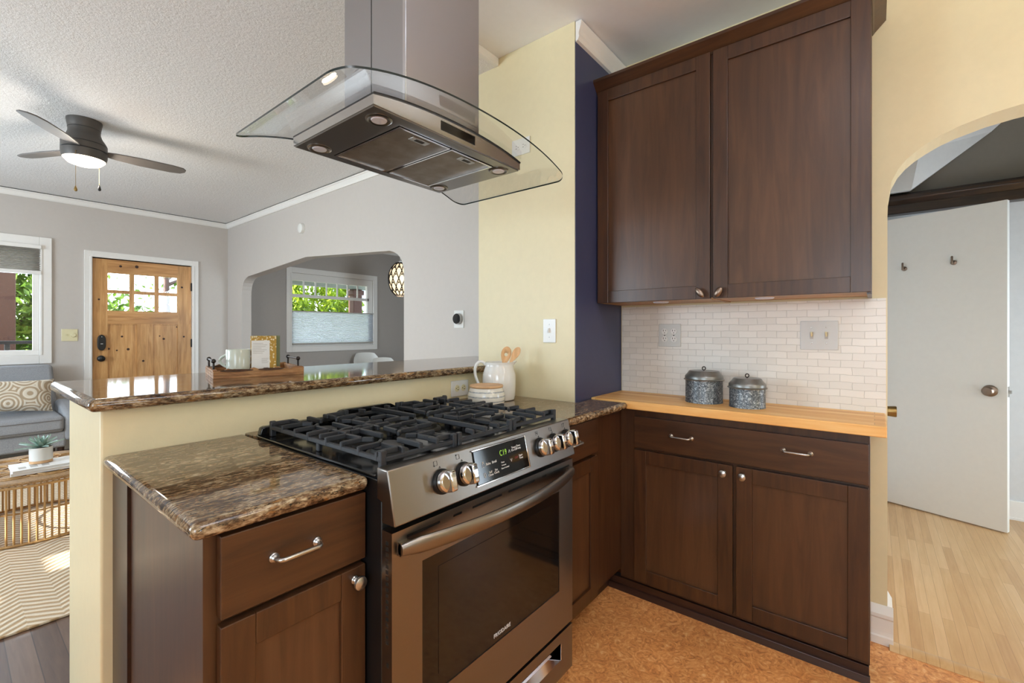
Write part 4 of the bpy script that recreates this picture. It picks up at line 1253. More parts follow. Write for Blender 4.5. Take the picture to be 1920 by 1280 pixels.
# double switch on the tile
o = thing('light_switch', 'glossy white double light switch at the right end of the backsplash', 'switch', (XW - 0.004, 0.186, 1.23))
sw = MB().prism([(0.118, 1.166), (0.254, 1.166), (0.254, 1.290), (0.118, 1.290)], XW - 0.010, XW - 0.004, 'yz')
obj('plate', sw, 'plate_gloss', o, 0.004, 3)
for y in (0.212, 0.160):
    obj('slot', MB().box(XW - 0.0108, XW - 0.0098, y - 0.006, y + 0.006, 1.213, 1.243), 'shade', o)
    obj('toggle', MB().prism([(XW - 0.010, 1.222), (XW - 0.010, 1.236), (XW - 0.021, 1.244), (XW - 0.023, 1.238)], y - 0.0035, y + 0.0035, 'xz'), 'cream_plastic', o, 0.001)
    for z in (1.195, 1.262):
        obj('screw', face_disc((XW - 0.010, y, z), (-1, 0, 0), 0.0035, 0.001), 'nickel', o)
# single switch on the chase
o = thing('light_switch', 'white single toggle switch on the yellow wall above the pitcher', 'switch', (CX0, 1.242, 1.248))
obj('plate', MB().box(CX0 - 0.006, CX0, 1.205, 1.279, 1.190, 1.306), 'white_plastic', o, 0.0025)
obj('toggle', MB().prism([(CX0 - 0.006, 1.238), (CX0 - 0.006, 1.262), (CX0 - 0.009, 1.262), (CX0 - 0.019, 1.246), (CX0 - 0.018, 1.239)], 1.238, 1.246, 'xz'), 'white_plastic', o, 0.001)
for z in (1.217, 1.279):
    obj('screw', face_disc((CX0 - 0.006, 1.242, z), (-1, 0, 0), 0.003, 0.001), 'nickel', o)
# outlet high on the chase, seen through the hood glass
o = thing('wall_outlet', 'white sideways outlet high on the yellow wall beside the hood', 'outlet', (CX0, 1.418, 2.192))
obj('plate', MB().box(CX0 - 0.006, CX0, 1.360, 1.476, 2.150, 2.234), 'white_plastic', o, 0.0025)
for y in (1.440, 1.396):
    f = obj('socket', face_disc((CX0 - 0.006, y, 2.192), (-1, 0, 0), 0.0165, 0.002), 'white_plastic', o)
    obj('slots', outlet_slots((CX0 - 0.008, y, 2.192), (0, 0, 1), (0, 1, 0), (-1, 0, 0)), 'slot', f)
# outlet under the bar
o = thing('wall_outlet', 'white sideways outlet under the bar top behind the striped jar', 'outlet', (1.593, YH, 0.966))
obj('plate', MB().box(1.533, 1.651, YH - 0.006, YH, 0.926, 1.004), 'white_plastic', o, 0.0025)
for x in (1.571, 1.614):
    f = obj('socket', face_disc((x, YH - 0.006, 0.966), (0, -1, 0), 0.0165, 0.002), 'cream_plastic', o)
    obj('slots', outlet_slots((x, YH - 0.008, 0.966), (0, 0, 1), (1, 0, 0), (0, -1, 0)), 'slot', f)
# dimmer by the front door
o = thing('dimmer_switch', 'cream double plate with round dimmer knob beside the front door', 'switch', (0.834, YF, 1.205))
obj('plate', MB().box(0.772, 0.898, YF - 0.006, YF, 1.142, 1.270), 'cream_plastic', o, 0.003)
obj('dimmer_knob', MB().lathe([(0.022, 0), (0.021, 0.010), (0.018, 0.013), (0, 0.013)], (0.862, YF - 0.006, 1.206), 24, '-y'), 'cream_plastic', o)
obj('toggle', MB().box(0.805, 0.813, YF - 0.016, YF - 0.006, 1.203, 1.216), 'cream_plastic', o)
# thermostat and smoke detector on the arch wall
o = thing('thermostat', 'round black-faced thermostat on a white plate on the living room wall', 'thermostat', (XW, 2.372, 1.335))
obj('backplate', MB().box(XW - 0.006, XW, 2.318, 2.416, 1.270, 1.398), 'white_plastic', o, 0.002)
b = obj('ring', MB().lathe([(0.040, 0.006), (0.041, 0.024), (0.039, 0.028), (0.0, 0.028)], (XW, 2.368, 1.337), 32, '-x'), 'nickel', o)
obj('glass_face', MB().lathe([(0.0375, 0.028), (0.036, 0.031), (0.0, 0.032)], (XW, 2.368, 1.337), 32, '-x'), 'black_gloss', b)
o = tag(obj('smoke_detector', MB().lathe([(0.055, 0), (0.055, 0.012), (0.048, 0.028), (0.035, 0.034), (0.0, 0.035)], (XW, 4.69, 2.324), 28, '-x'), 'white_plastic', None), 'small round white detector high on the arch wall', 'detector')

# ---- pitcher with utensils, crock, canisters
PX, PY = 1.686, 1.427
o = thing('ceramic_pitcher', 'white glazed ceramic pitcher holding two wooden utensils', 'pitcher', (PX, PY, 0.914))
prof = [(0.066, 0.0), (0.074, 0.004), (0.078, 0.02), (0.0805, 0.06), (0.081, 0.10), (0.079, 0.125), (0.072, 0.148), (0.066, 0.164), (0.0655, 0.174), (0.067, 0.182), (0.0645, 0.183), (0.062, 0.176), (0.062, 0.166), (0.068, 0.147), (0.074, 0.12), (0.076, 0.06), (0.071, 0.012), (0.0, 0.010)]
mb = MB().lathe(prof, (0, 0, 0), 40)
vd = Vector((0.62, -0.78, 0)).normalized()      # spout direction (picture right)
nv = []
for p in mb.v:
    q = Vector(p)
    if q.z > 0.16:
        d2 = Vector((q.x, q.y, 0))
        if d2.length > 1e-6:
            c_ = max(0, d2.normalized().dot(vd)) ** 10
            q += vd * 0.018 * c_ * (q.z - 0.16) / 0.02 + Vector((0, 0, 0.004 * c_ * (q.z - 0.16) / 0.02))
    nv.append((q.x + PX, q.y + PY, q.z + 0.914))
mb.v = nv
obj('body', mb, 'ceramic', o)
hp = []
for hx_, hz_ in [(0.064, 0.168), (0.076, 0.183), (0.094, 0.186), (0.110, 0.174), (0.118, 0.150), (0.117, 0.122), (0.108, 0.094), (0.096, 0.070), (0.080, 0.052)]:
    hp.append(Vector((PX, PY, 0.914)) - vd * hx_ + Vector((0, 0, hz_)))
hp2 = []
for i in range(len(hp) - 1):
    for q in range(4):
        hp2.append(hp[i].lerp(hp[i + 1], q / 4))
hp2.append(hp[-1])
for _ in range(3):
    hp2 = [hp2[0]] + [(hp2[i - 1] + hp2[i] * 2 + hp2[i + 1]) / 4 for i in range(1, len(hp2) - 1)] + [hp2[-1]]
obj('handle', MB().tube(hp2, 0.0072, 12), 'ceramic', o)
def utensil(name, label, base, tip, blade_l, blade_w, hole):
    base, tip = Vector(base), Vector(tip)
    d = (tip - base).normalized()
    side = Vector((0.62, -0.78, 0)); side = (side - d * side.dot(d)).normalized()
    nn = d.cross(side)
    L = (tip - base).length
    outline = []
    for i in range(25):
        a = pi * i / 24
        outline.append((blade_w / 2 * cos(a) * (1.0 if cos(a) > -2 else 1), L - blade_l * 0.42 + blade_l * 0.42 * sin(a)))
    outline += [(-blade_w * 0.46, L - blade_l * 0.6), (-blade_w * 0.25, L - blade_l * 0.92), (-0.005, L - blade_l * 1.15), (-0.005, 0.0), (0.005, 0.0), (0.005, L - blade_l * 1.15), (blade_w * 0.25, L - blade_l * 0.92), (blade_w * 0.46, L - blade_l * 0.6)]
    mb = MB().prism(outline, -0.0025, 0.0025)
    o = None
    mt = Matrix((side, d, nn)).transposed().to_4x4()
    mb.v = [tuple(mt @ Vector(p) + base) for p in mb.v]
    o = obj(name, mb, 'spoon', None, 0.0015, 2)
    tag(o, label, 'utensil')
    if hole:
        hb = MB().lathe([(hole, -0.004), (hole, 0.004)], (0, 0, 0), 20)
        ho = obj('cutter', hb.xform(Matrix.Translation(base + d * (L - blade_l * 0.47)) @ mt), 'spoon', None)
        bo = o.modifiers.new('hole', 'BOOLEAN'); bo.operation = 'DIFFERENCE'; bo.object = ho; bo.solver = 'EXACT'
        dg = bpy.context.evaluated_depsgraph_get()
        me = bpy.data.meshes.new_from_object(o.evaluated_get(dg))
        o.modifiers.clear(); o.data = me
        bpy.data.objects.remove(ho)
    return o
utensil('slotted_spoon', 'wooden spatula with a round hole standing in the white pitcher', (PX + 0.014, PY + 0.016, 0.95), (PX + 0.036, PY - 0.024, 1.171), 0.085, 0.050, 0.0085)
utensil('wooden_spoon', 'plain wooden spoon behind the holed spatula in the pitcher', (PX - 0.024, PY + 0.022, 0.945), (PX + 0.060, PY - 0.078, 1.168), 0.075, 0.036, 0)

CKX, CKY = 1.520, 1.361
o = thing('stoneware_jar', 'grey-striped low ceramic jar with flat wooden lid', 'jar', (CKX, CKY, 0.914))
obj('body', MB().lathe([(0.070, 0.0), (0.078, 0.004), (0.083, 0.025), (0.084, 0.045), (0.080, 0.062), (0.074, 0.076), (0.072, 0.0805), (0.0, 0.0805)], (CKX, CKY, 0.914), 48), 'crock', o)
obj('lid', MB().lathe([(0.070, 0.0805), (0.0745, 0.083), (0.0755, 0.088), (0.073, 0.092), (0.0, 0.0925)], (CKX, CKY, 0.914), 48), 'bamboo', o)

def canister(x, y, R_, H_, label, first=None):
    o = thing('metal_canister', label, 'canister', (x, y, 0.92), group='galvanized canisters on the butcher block')
    z0 = 0.92
    obj('body', MB().lathe([(R_, 0), (R_, 0.004), (R_ - 0.001, 0.006), (R_ - 0.001, H_), (0.0, H_)], (x, y, z0), 44), 'galv', o)
    l = obj('lid', MB().lathe([(R_ + 0.0005, H_ - 0.014), (R_ + 0.006, H_ - 0.014), (R_ + 0.007, H_ - 0.011), (R_ + 0.002, H_ - 0.008), (R_ + 0.0015, H_ + 0.002), (R_ - 0.001, H_ + 0.007), (R_ - 0.008, H_ + 0.014), (R_ - 0.016, H_ + 0.026), (R_ - 0.018, H_ + 0.028), (0.0, H_ + 0.0285)], (x, y, z0), 44), 'galv_lid', o)
    ring = [(x + 0.0075 * cos(a) * 0.6, y - 0.0075 * cos(a) * 0.8, z0 + H_ + 0.0385 + 0.0075 * sin(a)) for a in [2 * pi * i / 20 for i in range(20)]]
    obj('lid_ring', MB().tube(ring, 0.0023, 8, True).lathe([(0.004, H_ + 0.028), (0.003, H_ + 0.033)], (x, y, z0), 12), 'bronze', l)
    return o
canister(2.195, 0.617, 0.081, 0.116, 'taller galvanized metal canister with lid on the butcher block')
canister(2.165, 0.430, 0.071, 0.096, 'shorter galvanized metal canister with lid, nearer the arch')

# ---- tray on the bar with mug and books
ta = rad(-13)
TO = Vector((0.613, 1.885, 1.071))
TM = Matrix.Translation(TO) @ Matrix.Rotation(ta, 4, 'Z')
t = thing('wooden_tray', 'rustic wooden tray with wavy bark edge and two dark metal handles on the bar', 'tray', TO)
L_, D_ = 0.31, 0.31
obj('base', MB().box(0, L_, 0, D_, 0.0, 0.010).xform(TM), 'tray_wood', t, 0.001)
for y0, y1 in ((0, 0.014), (D_ - 0.014, D_)):
    obj('side_slat', MB().box(0, L_, y0, y1, 0.0102, 0.021).xform(TM), 'tray_wood', t, 0.001)
    wv = [(0, 0.0212), (L_, 0.0212)] + [(L_ * (1 - i / 40), 0.030 + 0.0045 * sin(i * 0.62) + 0.002 * sin(i * 1.7)) for i in range(41)]
    sl = obj('wavy_rim', MB().prism(wv, y0, y1, 'xz').xform(TM), 'tray_wood', t, 0.001)
    obj('bark_patch', MB().prism([(0.075 + 0.055 * cos(a), 0.0275 + 0.005 * sin(a)) for a in [2 * pi * i / 20 for i in range(20)]], y0 - 0.0008, y0, 'xz').prism([(0.19 + 0.045 * cos(a), 0.0275 + 0.005 * sin(a)) for a in [2 * pi * i / 20 for i in range(20)]], y0 - 0.0008, y0, 'xz').xform(TM), 'bark', sl)
for x0, x1 in ((0, 0.014), (L_ - 0.014, L_)):
    obj('end_slat', MB().box(x0, x1, 0.0142, D_ - 0.0142, 0.0102, 0.021).box(x0, x1, 0.0142, D_ - 0.0142, 0.0215, 0.031).xform(TM), 'tray_wood', t, 0.001)
    xm_ = (x0 + x1) / 2
    hm = MB()
    for y in (0.065, D_ - 0.065):
        hm.tube([(xm_, y, 0.031), (xm_, y, 0.058)], 0.0038, 10).sphere((xm_, y, 0.062), 0.0085, seg=14, rings=8)
    hm.tube([(xm_, 0.065, 0.062), (xm_, D_ - 0.065, 0.062)], 0.0042, 10)
    obj('handle', hm.xform(TM), 'bronze', t)
def on_tray(x, y, z=0.010):
    return TM @ Vector((x, y, z))
mc = on_tray(0.089, 0.078, 0.0105)
o = thing('coffee_mug', 'pale green-grey coffee mug standing on the wooden tray', 'mug', mc)
obj('body', MB().lathe([(0.034, 0), (0.038, 0.003), (0.040, 0.02), (0.041, 0.092), (0.040, 0.094), (0.038, 0.092), (0.037, 0.02), (0.033, 0.008), (0.0, 0.007)], mc, 40), 'mug', o)
hd_ = Vector((-0.62, 0.78, 0))
hpts = [mc + hd_ * (0.0385 + 0.034 * sin(a) ** 0.8) + Vector((0, 0, 0.075 - 0.052 * (a / pi))) for a in [pi * i / 14 for i in range(15)]]
obj('handle', MB().tube(hpts, 0.005, 10), 'mug', o)
def book(name, label, x0, x1, y0, y1, z1, cover, page_side):
    p0 = on_tray(0, 0)
    o = thing(name, label, 'book', on_tray((x0 + x1) / 2, y0))
    z0 = 0.0105
    cov = MB().box(x0, x1, y0, y0 + 0.003, z0, z1).box(x0, x1, y1 - 0.003, y1, z0, z1).box(x1 - 0.003, x1, y0 + 0.003, y1 - 0.003, z0, z1)
    obj('cover', cov.xform(TM), cover, o, 0.0008)
    obj('pages', MB().box(x0 + 0.003, x1 - 0.0035, y0 + 0.0035, y1 - 0.0035, z0 + 0.003, z1 - 0.003).xform(TM), 'paper', o)
    return o
b = book('recipe_book', 'upright book with gold patterned cover and white label on the tray', 0.132, 0.222, 0.068, 0.088, 0.156, 'gold', -1)
lb = obj('label', MB().box(0.1325, 0.197, 0.0668, 0.068, 0.016, 0.138).xform(TM), 'paper', b)
lt = MB()
for i in range(7):
    lt.box(0.138, 0.138 + [0.036, 0.05, 0.044, 0.03, 0.048, 0.04, 0.034][i], 0.0662, 0.0668, 0.126 - i * 0.0065, 0.1275 - i * 0.0065)
for i in range(5):
    lt.box(0.168, 0.168 + [0.026, 0.024, 0.02, 0.025, 0.022][i], 0.0662, 0.0668, 0.066 - i * 0.0045, 0.0672 - i * 0.0045)
obj('label_print', lt.xform(TM), 'shade', lb)
obj('barcode', MB().box(0.175, 0.192, 0.0661, 0.0668, 0.021, 0.029).xform(TM), 'gap_shade_print', lb)
book('cookbook', 'sage green book standing behind the gold patterned book', 0.146, 0.240, 0.092, 0.112, 0.157, 'sage', -1)

# ================================================================= LIVING ROOM
# ---- ceiling fan
FX, FY = 0.592, 4.167
f = thing('ceiling_fan', 'dark grey flush-mount ceiling fan with a lit round lamp and two pull chains', 'ceiling fan', (FX, FY, LZ))
obj('motor_housing', MB().lathe([(0.092, LZ), (0.092, LZ - 0.012), (0.086, LZ - 0.045), (0.083, LZ - 0.060), (0.0835, LZ - 0.085), (0.092, LZ - 0.110), (0.108, LZ - 0.135), (0.116, LZ - 0.152), (0.117, LZ - 0.160)], (FX, FY, 0), 48), 'fan_metal', f)
obj('blade_hub', MB().lathe([(0.113, LZ - 0.160), (0.118, LZ - 0.163), (0.119, LZ - 0.200), (0.112, LZ - 0.205)], (FX, FY, 0), 48), 'fan_metal', f)
obj('seam_rings', MB().lathe([(0.1185, LZ - 0.1585), (0.1185, LZ - 0.1635)], (FX, FY, 0), 48).lathe([(0.1175, LZ - 0.2005), (0.1175, LZ - 0.2055)], (FX, FY, 0), 48).lathe([(0.0848, LZ - 0.058), (0.0848, LZ - 0.061)], (FX, FY, 0), 48), 'black', f)
obj('lamp_collar', MB().lathe([(0.114, LZ - 0.205), (0.119, LZ - 0.208), (0.118, LZ - 0.235), (0.112, LZ - 0.262), (0.109, LZ - 0.262), (0.109, LZ - 0.24)], (FX, FY, 0), 48), 'fan_metal', f)
obj('lamp_globe', MB().lathe([(0.1085, LZ - 0.256), (0.108, LZ - 0.264), (0.085, LZ - 0.288), (0.05, LZ - 0.300), (0.0, LZ - 0.304)], (FX, FY, 0), 40), 'lamp_glow', f)
for an in (-4, 116, 236):
    bl = MB()
    out = [(0.105, 0.030), (0.16, 0.048), (0.30, 0.064), (0.48, 0.060), (0.54, 0.045), (0.565, 0.015), (0.565, -0.02), (0.545, -0.045), (0.48, -0.055), (0.30, -0.058), (0.16, -0.044), (0.105, -0.030)]
    bl.prism(out, -0.004, 0.004)
    bl.xform(Matrix.Translation((FX, FY, LZ - 0.196)) @ Matrix.Rotation(rad(an), 4, 'Z') @ Matrix.Rotation(rad(-10), 4, 'X'))
    obj('blade', bl, 'fan_blade', f, 0.002)
for px, py, zb, mt_ in ((0.535, 4.06, 2.165, 'brass'), (0.655, 4.085, 2.20, 'black')):
    c = obj('pull_chain', MB().tube([(px, py, LZ - 0.245), (px, py, zb + 0.02)], 0.0012, 6).tube([(px, py, LZ - 0.245), (FX + (px - FX) * 0.85, FY + (py - FY) * 0.85, LZ - 0.235)], 0.003, 6), 'brass', f)
    obj('pull_bob', MB().lathe([(0.002, 0.028), (0.006, 0.016), (0.0095, 0.004), (0.008, -0.006), (0.0, -0.010)], (px, py, zb), 16), mt_, c)
light('ceiling_fan_lamp_light', 'POINT', (FX, FY, LZ - 0.34), 15, (1.0, 0.90, 0.78), radius=0.08)

# ---- sofa
sx0, sx1, sy0 = -1.35, 0.775, 5.78
s = thing('sofa', 'light grey upholstered sofa under the front window', 'sofa', ((sx0 + sx1) / 2, 6.15, 0))
obj('base', MB().box(sx0 + 0.08, sx1 - 0.07, sy0 + 0.03, 6.48, 0.185, 0.335), 'sofa', s, 0.02, 3)
obj('seat_cushion', MB().box(sx0 + 0.10, sx1 - 0.085, sy0, 6.36, 0.33, 0.475), 'sofa', s, 0.035, 4)
obj('cushion_piping', MB().box(sx0 + 0.12, sx1 - 0.10, sy0 - 0.003, sy0 + 0.02, 0.437, 0.443).box(sx0 + 0.12, sx1 - 0.10, sy0 - 0.002, sy0 + 0.02, 0.355, 0.360), 'fan_blade', s)
bkm = MB().add([(sx0 + 0.02, 6.36, 0.34), (sx1 - 0.05, 6.36, 0.34), (sx1 - 0.085, 6.53, 0.915), (sx0 + 0.06, 6.53, 0.915), (sx0 + 0.02, 6.50, 0.20), (sx1 - 0.05, 6.50, 0.20), (sx1 - 0.085, 6.645, 0.905), (sx0 + 0.06, 6.645, 0.905)],
             [(0, 1, 2, 3), (7, 6, 5, 4), (0, 4, 5, 1), (1, 5, 6, 2), (2, 6, 7, 3), (3, 7, 4, 0)])
obj('backrest', bkm, 'sofa', s, 0.035, 4)
for x0, x1 in ((sx0, sx0 + 0.10), (sx1 - 0.085, sx1 + 0.025)):
    am = MB().prism([(sy0 + 0.02, 0.24), (sy0 + 0.0, 0.44), (sy0 + 0.05, 0.505), (6.30, 0.575), (6.42, 0.565), (6.46, 0.24)], x0, x1, 'yz')
    obj('arm', am, 'sofa', s, 0.035, 4)
for x in (sx0 + 0.14, sx1 - 0.10):
    for y in (sy0 + 0.10, 6.40):
        obj('leg', MB().lathe([(0.026, 0.19), (0.015, 0.0)], (x, y, 0), 16), 'leg_wood', s)
pm = MB()
N = 14
for j in range(N + 1):
    for i in range(N + 1):
        u, v_ = -1 + 2 * i / N, -1 + 2 * j / N
        th = 0.075 * (max(0, 1 - u ** 4) * max(0, 1 - v_ ** 4)) ** 0.5
        ex = 1 - 0.07 * (1 - abs(u)) * v_ ** 2 if True else 1
        x = u * 0.30 * (1 - 0.06 * (1 - v_ ** 2) * abs(u)); z = v_ * 0.16 * (1 - 0.12 * (1 - u ** 2) ** 1)
        pm.v.append((x, -th, z))
K = (N + 1) ** 2
for j in range(N + 1):
    for i in range(N + 1):
        q = pm.v[j * (N + 1) + i]
        pm.v.append((q[0], -q[1], q[2]))
for j in range(N):
    for i in range(N):
        a = j * (N + 1) + i
        for f_ in ((a, a + 1, a + N + 2, a + N + 1), (K + a, K + a + N + 1, K + a + N + 2, K + a + 1)):
            pm.f.append(f_); pm.mi.append(0)
pm.xform(Matrix.Translation((0.36, 6.18, 0.655)) @ Matrix.Rotation(rad(4), 4, 'Y') @ Matrix.Rotation(rad(-22), 4, 'X'))
pw = obj('throw_pillow', pm, 'pillow', None)
tag(pw, 'cream and tan embroidered lumbar pillow on the grey sofa', 'pillow')

# ---- rug
rg = obj('area_rug', MB().box(-1.6, 1.75, 2.757, 5.72, 0.0005, 0.011), 'rug', None, 0.003)
tag(rg, 'cream and tan chevron area rug under the rattan coffee table', 'rug')

# ---- rattan coffee table
TX, TY, TR, TZ = 0.37, 4.225, 0.415, 0.38
t = thing('rattan_coffee_table', 'round rattan drum coffee table with slatted sides on the rug', 'coffee table', (TX, TY, 0.011))
obj('tabletop', MB().lathe([(TR - 0.01, TZ - 0.02), (TR + 0.004, TZ - 0.016), (TR + 0.006, TZ - 0.006), (TR, TZ), (0.0, TZ)], (TX, TY, 0), 64), 'wicker_dark', t)
for zz_, nm in ((TZ - 0.03, 'upper_hoop'), (0.20, 'middle_hoop'), (0.021, 'lower_hoop')):
    rr = TR - (0.004 if nm != 'middle_hoop' else 0.011)
    obj(nm, MB().tube([(TX + rr * cos(2 * pi * i / 72), TY + rr * sin(2 * pi * i / 72), zz_) for i in range(72)], 0.008 if nm != 'middle_hoop' else 0.005, 8, True), 'wicker', t)
nr = 84
rod = MB().tube([(0, 0, 0), (0, 0, TZ - 0.045)], 0.0055, 7)
r0 = obj('rod', rod, 'wicker', t, local=True)
for i in range(nr):
    a = 2 * pi * i / nr
    ro = r0 if i == 0 else r0.copy()
    if i:
        COL.objects.link(ro); ro.parent = t
    ro.location = ((TR - 0.004) * cos(a), (TR - 0.004) * sin(a), 0.012)
wv = MB()
for k_ in range(9):
    a = 2 * pi * k_ / 9
    for rr in (0.10, 0.06):
        wv.tube([(TX + 0.23 * cos(a) + rr * cos(q), TY + 0.23 * sin(a) + rr * sin(q), TZ + 0.002) for q in [2 * pi * i / 20 for i in range(20)]], 0.004, 6, True)
obj('woven_loops', wv, 'wicker', t)
def slab(name, label, c, sx, sy, z0, z1, rot, mat_top):
    o = thing(name, label, 'magazine', (c[0], c[1], z0))
    m4 = Matrix.Translation((c[0], c[1], 0)) @ Matrix.Rotation(rad(rot), 4, 'Z')
    obj('pages', MB().box(-sx / 2 + 0.002, sx / 2 - 0.002, -sy / 2 + 0.002, sy / 2 - 0.002, z0 + 0.001, z1 - 0.001).xform(m4), 'paper', o)
    obj('cover', MB().box(-sx / 2, sx / 2, -sy / 2, sy / 2, z1 - 0.001, z1).box(-sx / 2, sx / 2, -sy / 2, sy / 2, z0, z0 + 0.001).xform(m4), mat_top, o)
    pr = MB()
    for i in range(3):
        pr.box(-sx * 0.4 + i * 0.05, -sx * 0.4 + i * 0.05 + 0.032, -sy * 0.3, -sy * 0.3 + 0.05 + 0.03 * i, z1, z1 + 0.0004)
    obj('cover_print', pr.xform(m4), 'shade', o)
    return o
slab('magazine', 'thick white magazine lowest on the coffee table', (0.405, 4.085), 0.31, 0.235, TZ + 0.006, TZ + 0.022, -3, 'paper')
slab('magazine', 'white magazine under the succulent pot', (0.40, 4.09), 0.30, 0.225, TZ + 0.0222, TZ + 0.036, 1, 'paper')
px_, py_, pz_ = 0.385, 4.13, TZ + 0.0368
o = thing('potted_succulent', 'spiky blue-green succulent in a small white pot on the magazines', 'potted plant', (px_, py_, pz_))
obj('pot', MB().lathe([(0.050, 0.018), (0.054, 0.018), (0.0545, 0.098), (0.051, 0.098), (0.051, 0.088), (0.0, 0.088)], (px_, py_, pz_), 36), 'ceramic', o)
obj('pot_foot', MB().lathe([(0.050, 0.0), (0.0535, 0.002), (0.0535, 0.0178), (0.0, 0.0178)], (px_, py_, pz_), 36), 'bamboo', o)
obj('soil', MB().lathe([(0.0505, 0.088), (0.0505, 0.093), (0.0, 0.094)], (px_, py_, pz_), 24), 'soil', o)
lf = MB()
random.seed(7)
for i in range(26):
    a = i * 2.399
    el = rad(78 - i * 2.7)
    Ln = 0.07 + 0.0022 * i
    d = Vector((cos(a) * cos(el), sin(a) * cos(el), sin(el)))
    sd = Vector((-sin(a), cos(a), 0))
    up = sd.cross(d)
    c0 = Vector((px_, py_, pz_ + 0.095))
    row = []
    for q, w in ((0.0, 0.006), (0.3, 0.011), (0.6, 0.0095), (0.85, 0.005), (1.0, 0.0004)):
        p = c0 + d * (Ln * q) + Vector((0, 0, -0.012 * q * q * (1 if i > 12 else 0)))
        row.append((p - sd * w + up * 0.003, p - up * 0.003, p + sd * w + up * 0.003, p + up * 0.0015))
    vs = [x for rr in row for x in rr]
    fs = []
    for q in range(4):
        for e_ in range(4):
            fs.append((q * 4 + e_, q * 4 + (e_ + 1) % 4, (q + 1) * 4 + (e_ + 1) % 4, (q + 1) * 4 + e_))
    lf.add(vs, fs)
obj('leaves', lf, 'leaf_agave', o)

# ================================================================= DINING ROOM
LXp, LYp, LZp = 3.845, 5.0, 1.945
o = thing('pendant_lamp', 'egg-shaped pendant lamp with dark lattice over glowing shell petals', 'pendant lamp', (LXp, LYp, LZ))
obj('cord', MB().tube([(LXp, LYp, LZ), (LXp, LYp, LZp + 0.235)], 0.003, 8), 'white_plastic', o)
obj('cap', MB().lathe([(0.0, 0.245), (0.03, 0.243), (0.03, 0.228), (0.0, 0.226)][::-1], (LXp, LYp, LZp), 20), 'white_plastic', o)
k = NT('glowing_capiz_shell'); k.b.inputs['Base Color'].default_value = lin((240, 226, 200)); k.b.inputs['Emission Color'].default_value = lin((255, 226, 180)); k.b.inputs['Emission Strength'].default_value = 0.9; M['capiz'] = k.m
shade_rx, shade_rz = 0.158, 0.232
obj('shell_globe', MB().sphere((LXp, LYp, LZp), shade_rx - 0.006, shade_rx - 0.006, shade_rz - 0.006, 32, 20), 'capiz', o)
lat = MB()
nm_ = 12
def egg(a, tt):
    return Vector((LXp + shade_rx * cos(tt) * cos(a), LYp + shade_rx * cos(tt) * sin(a), LZp + shade_rz * sin(tt)))
for sgn in (1, -1):
    for k_ in range(nm_):
        lat.tube([egg(2 * pi * k_ / nm_ + sgn * q * (2 * pi / nm_) * 3.0, -1.42 + 2.84 * q) for q in [i / 28 for i in range(29)]], 0.0062, 6)
obj('lattice', lat, 'bronze', o)
dots = MB()
for j in range(1, 7):
    tt = -1.42 + 2.84 * (j - 0.0) / 6 - 2.84 / 12
    for k_ in range(nm_):
        a = 2 * pi * (k_ + (0.5 if j % 2 else 0.0)) / nm_
        dots.sphere(egg(a, tt), 0.009, 0.009, 0.012, 8, 6)
obj('studs', dots, 'bronze', o)
light('pendant_lamp_light', 'POINT', (LXp, LYp, LZp - 0.30), 5, (1.0, 0.82, 0.58), radius=0.1)
def shell_chair(x, y, rot, label):
    o = thing('molded_chair', label, 'chair', (x, y, 0), rad(rot), 'white molded chairs in the dining room')
    sh = MB()
    P = []
    n1, n2 = 14, 12
    for j in range(n1 + 1):
        v_ = j / n1
        for i in range(n2 + 1):
            u = -1 + 2 * i / n2
            if v_ < 0.5:
                q = v_ / 0.5
                xx = u * (0.21 + 0.03 * q); yy = 0.24 - 0.42 * q; zz_ = 0.45 - 0.03 * (1 - u * u) + 0.015 * (1 - q)
            else:
                q = (v_ - 0.5) / 0.5
                xx = u * (0.24 - 0.02 * q ** 3 - 0.05 * max(0, q - 0.8) * 5 * u * u); yy = -0.18 - 0.10 * q + 0.09 * u * u * (1 - 0.5 * q); zz_ = 0.45 + 0.40 * q - 0.03 * (1 - u * u) * (1 - q) - 0.03 * u * u * max(0, q - 0.5)
            P.append(Vector((xx, yy, zz_)))
    nn_ = len(P)
    sh.v = [tuple(p) for p in P] + [tuple(p + Vector((0, -0.004, -0.008))) for p in P]
    for j in range(n1):
        for i in range(n2):
            a = j * (n2 + 1) + i
            for f_ in ((a, a + 1, a + n2 + 2, a + n2 + 1), (nn_ + a, nn_ + a + n2 + 1, nn_ + a + n2 + 2, nn_ + a + 1)):
                sh.f.append(f_); sh.mi.append(0)
    edge = [i for i in range(n2 + 1)] + [(j + 1) * (n2 + 1) - 1 for j in range(1, n1 + 1)] + [n1 * (n2 + 1) + i for i in range(n2 - 1, -1, -1)] + [j * (n2 + 1) for j in range(n1 - 1, 0, -1)]
    for a, b in zip(edge, edge[1:] + edge[:1]):
        sh.f.append((a, b, nn_ + b, nn_ + a)); sh.mi.append(0)
    obj('shell_seat', sh, 'white_plastic', o, local=True)
    for lx_, ly_ in ((-1, 1), (1, 1), (-1, -1), (1, -1)):
        obj('leg', MB().tube([(lx_ * 0.12, ly_ * 0.10 + 0.02, 0.43), (lx_ * 0.22, ly_ * 0.21 + 0.02, 0.0)], [0.014, 0.010], 10), 'bamboo', o, local=True)
    return o
shell_chair(4.17, 5.60, 184, 'white molded chair whose rounded back just clears the bar, nearer the round pendant lamp')
ch2 = shell_chair(4.30, 6.28, 178, 'farther white molded chair against the wall below the dining window')
ch2.scale = (1.0, 1.0, 1.06)

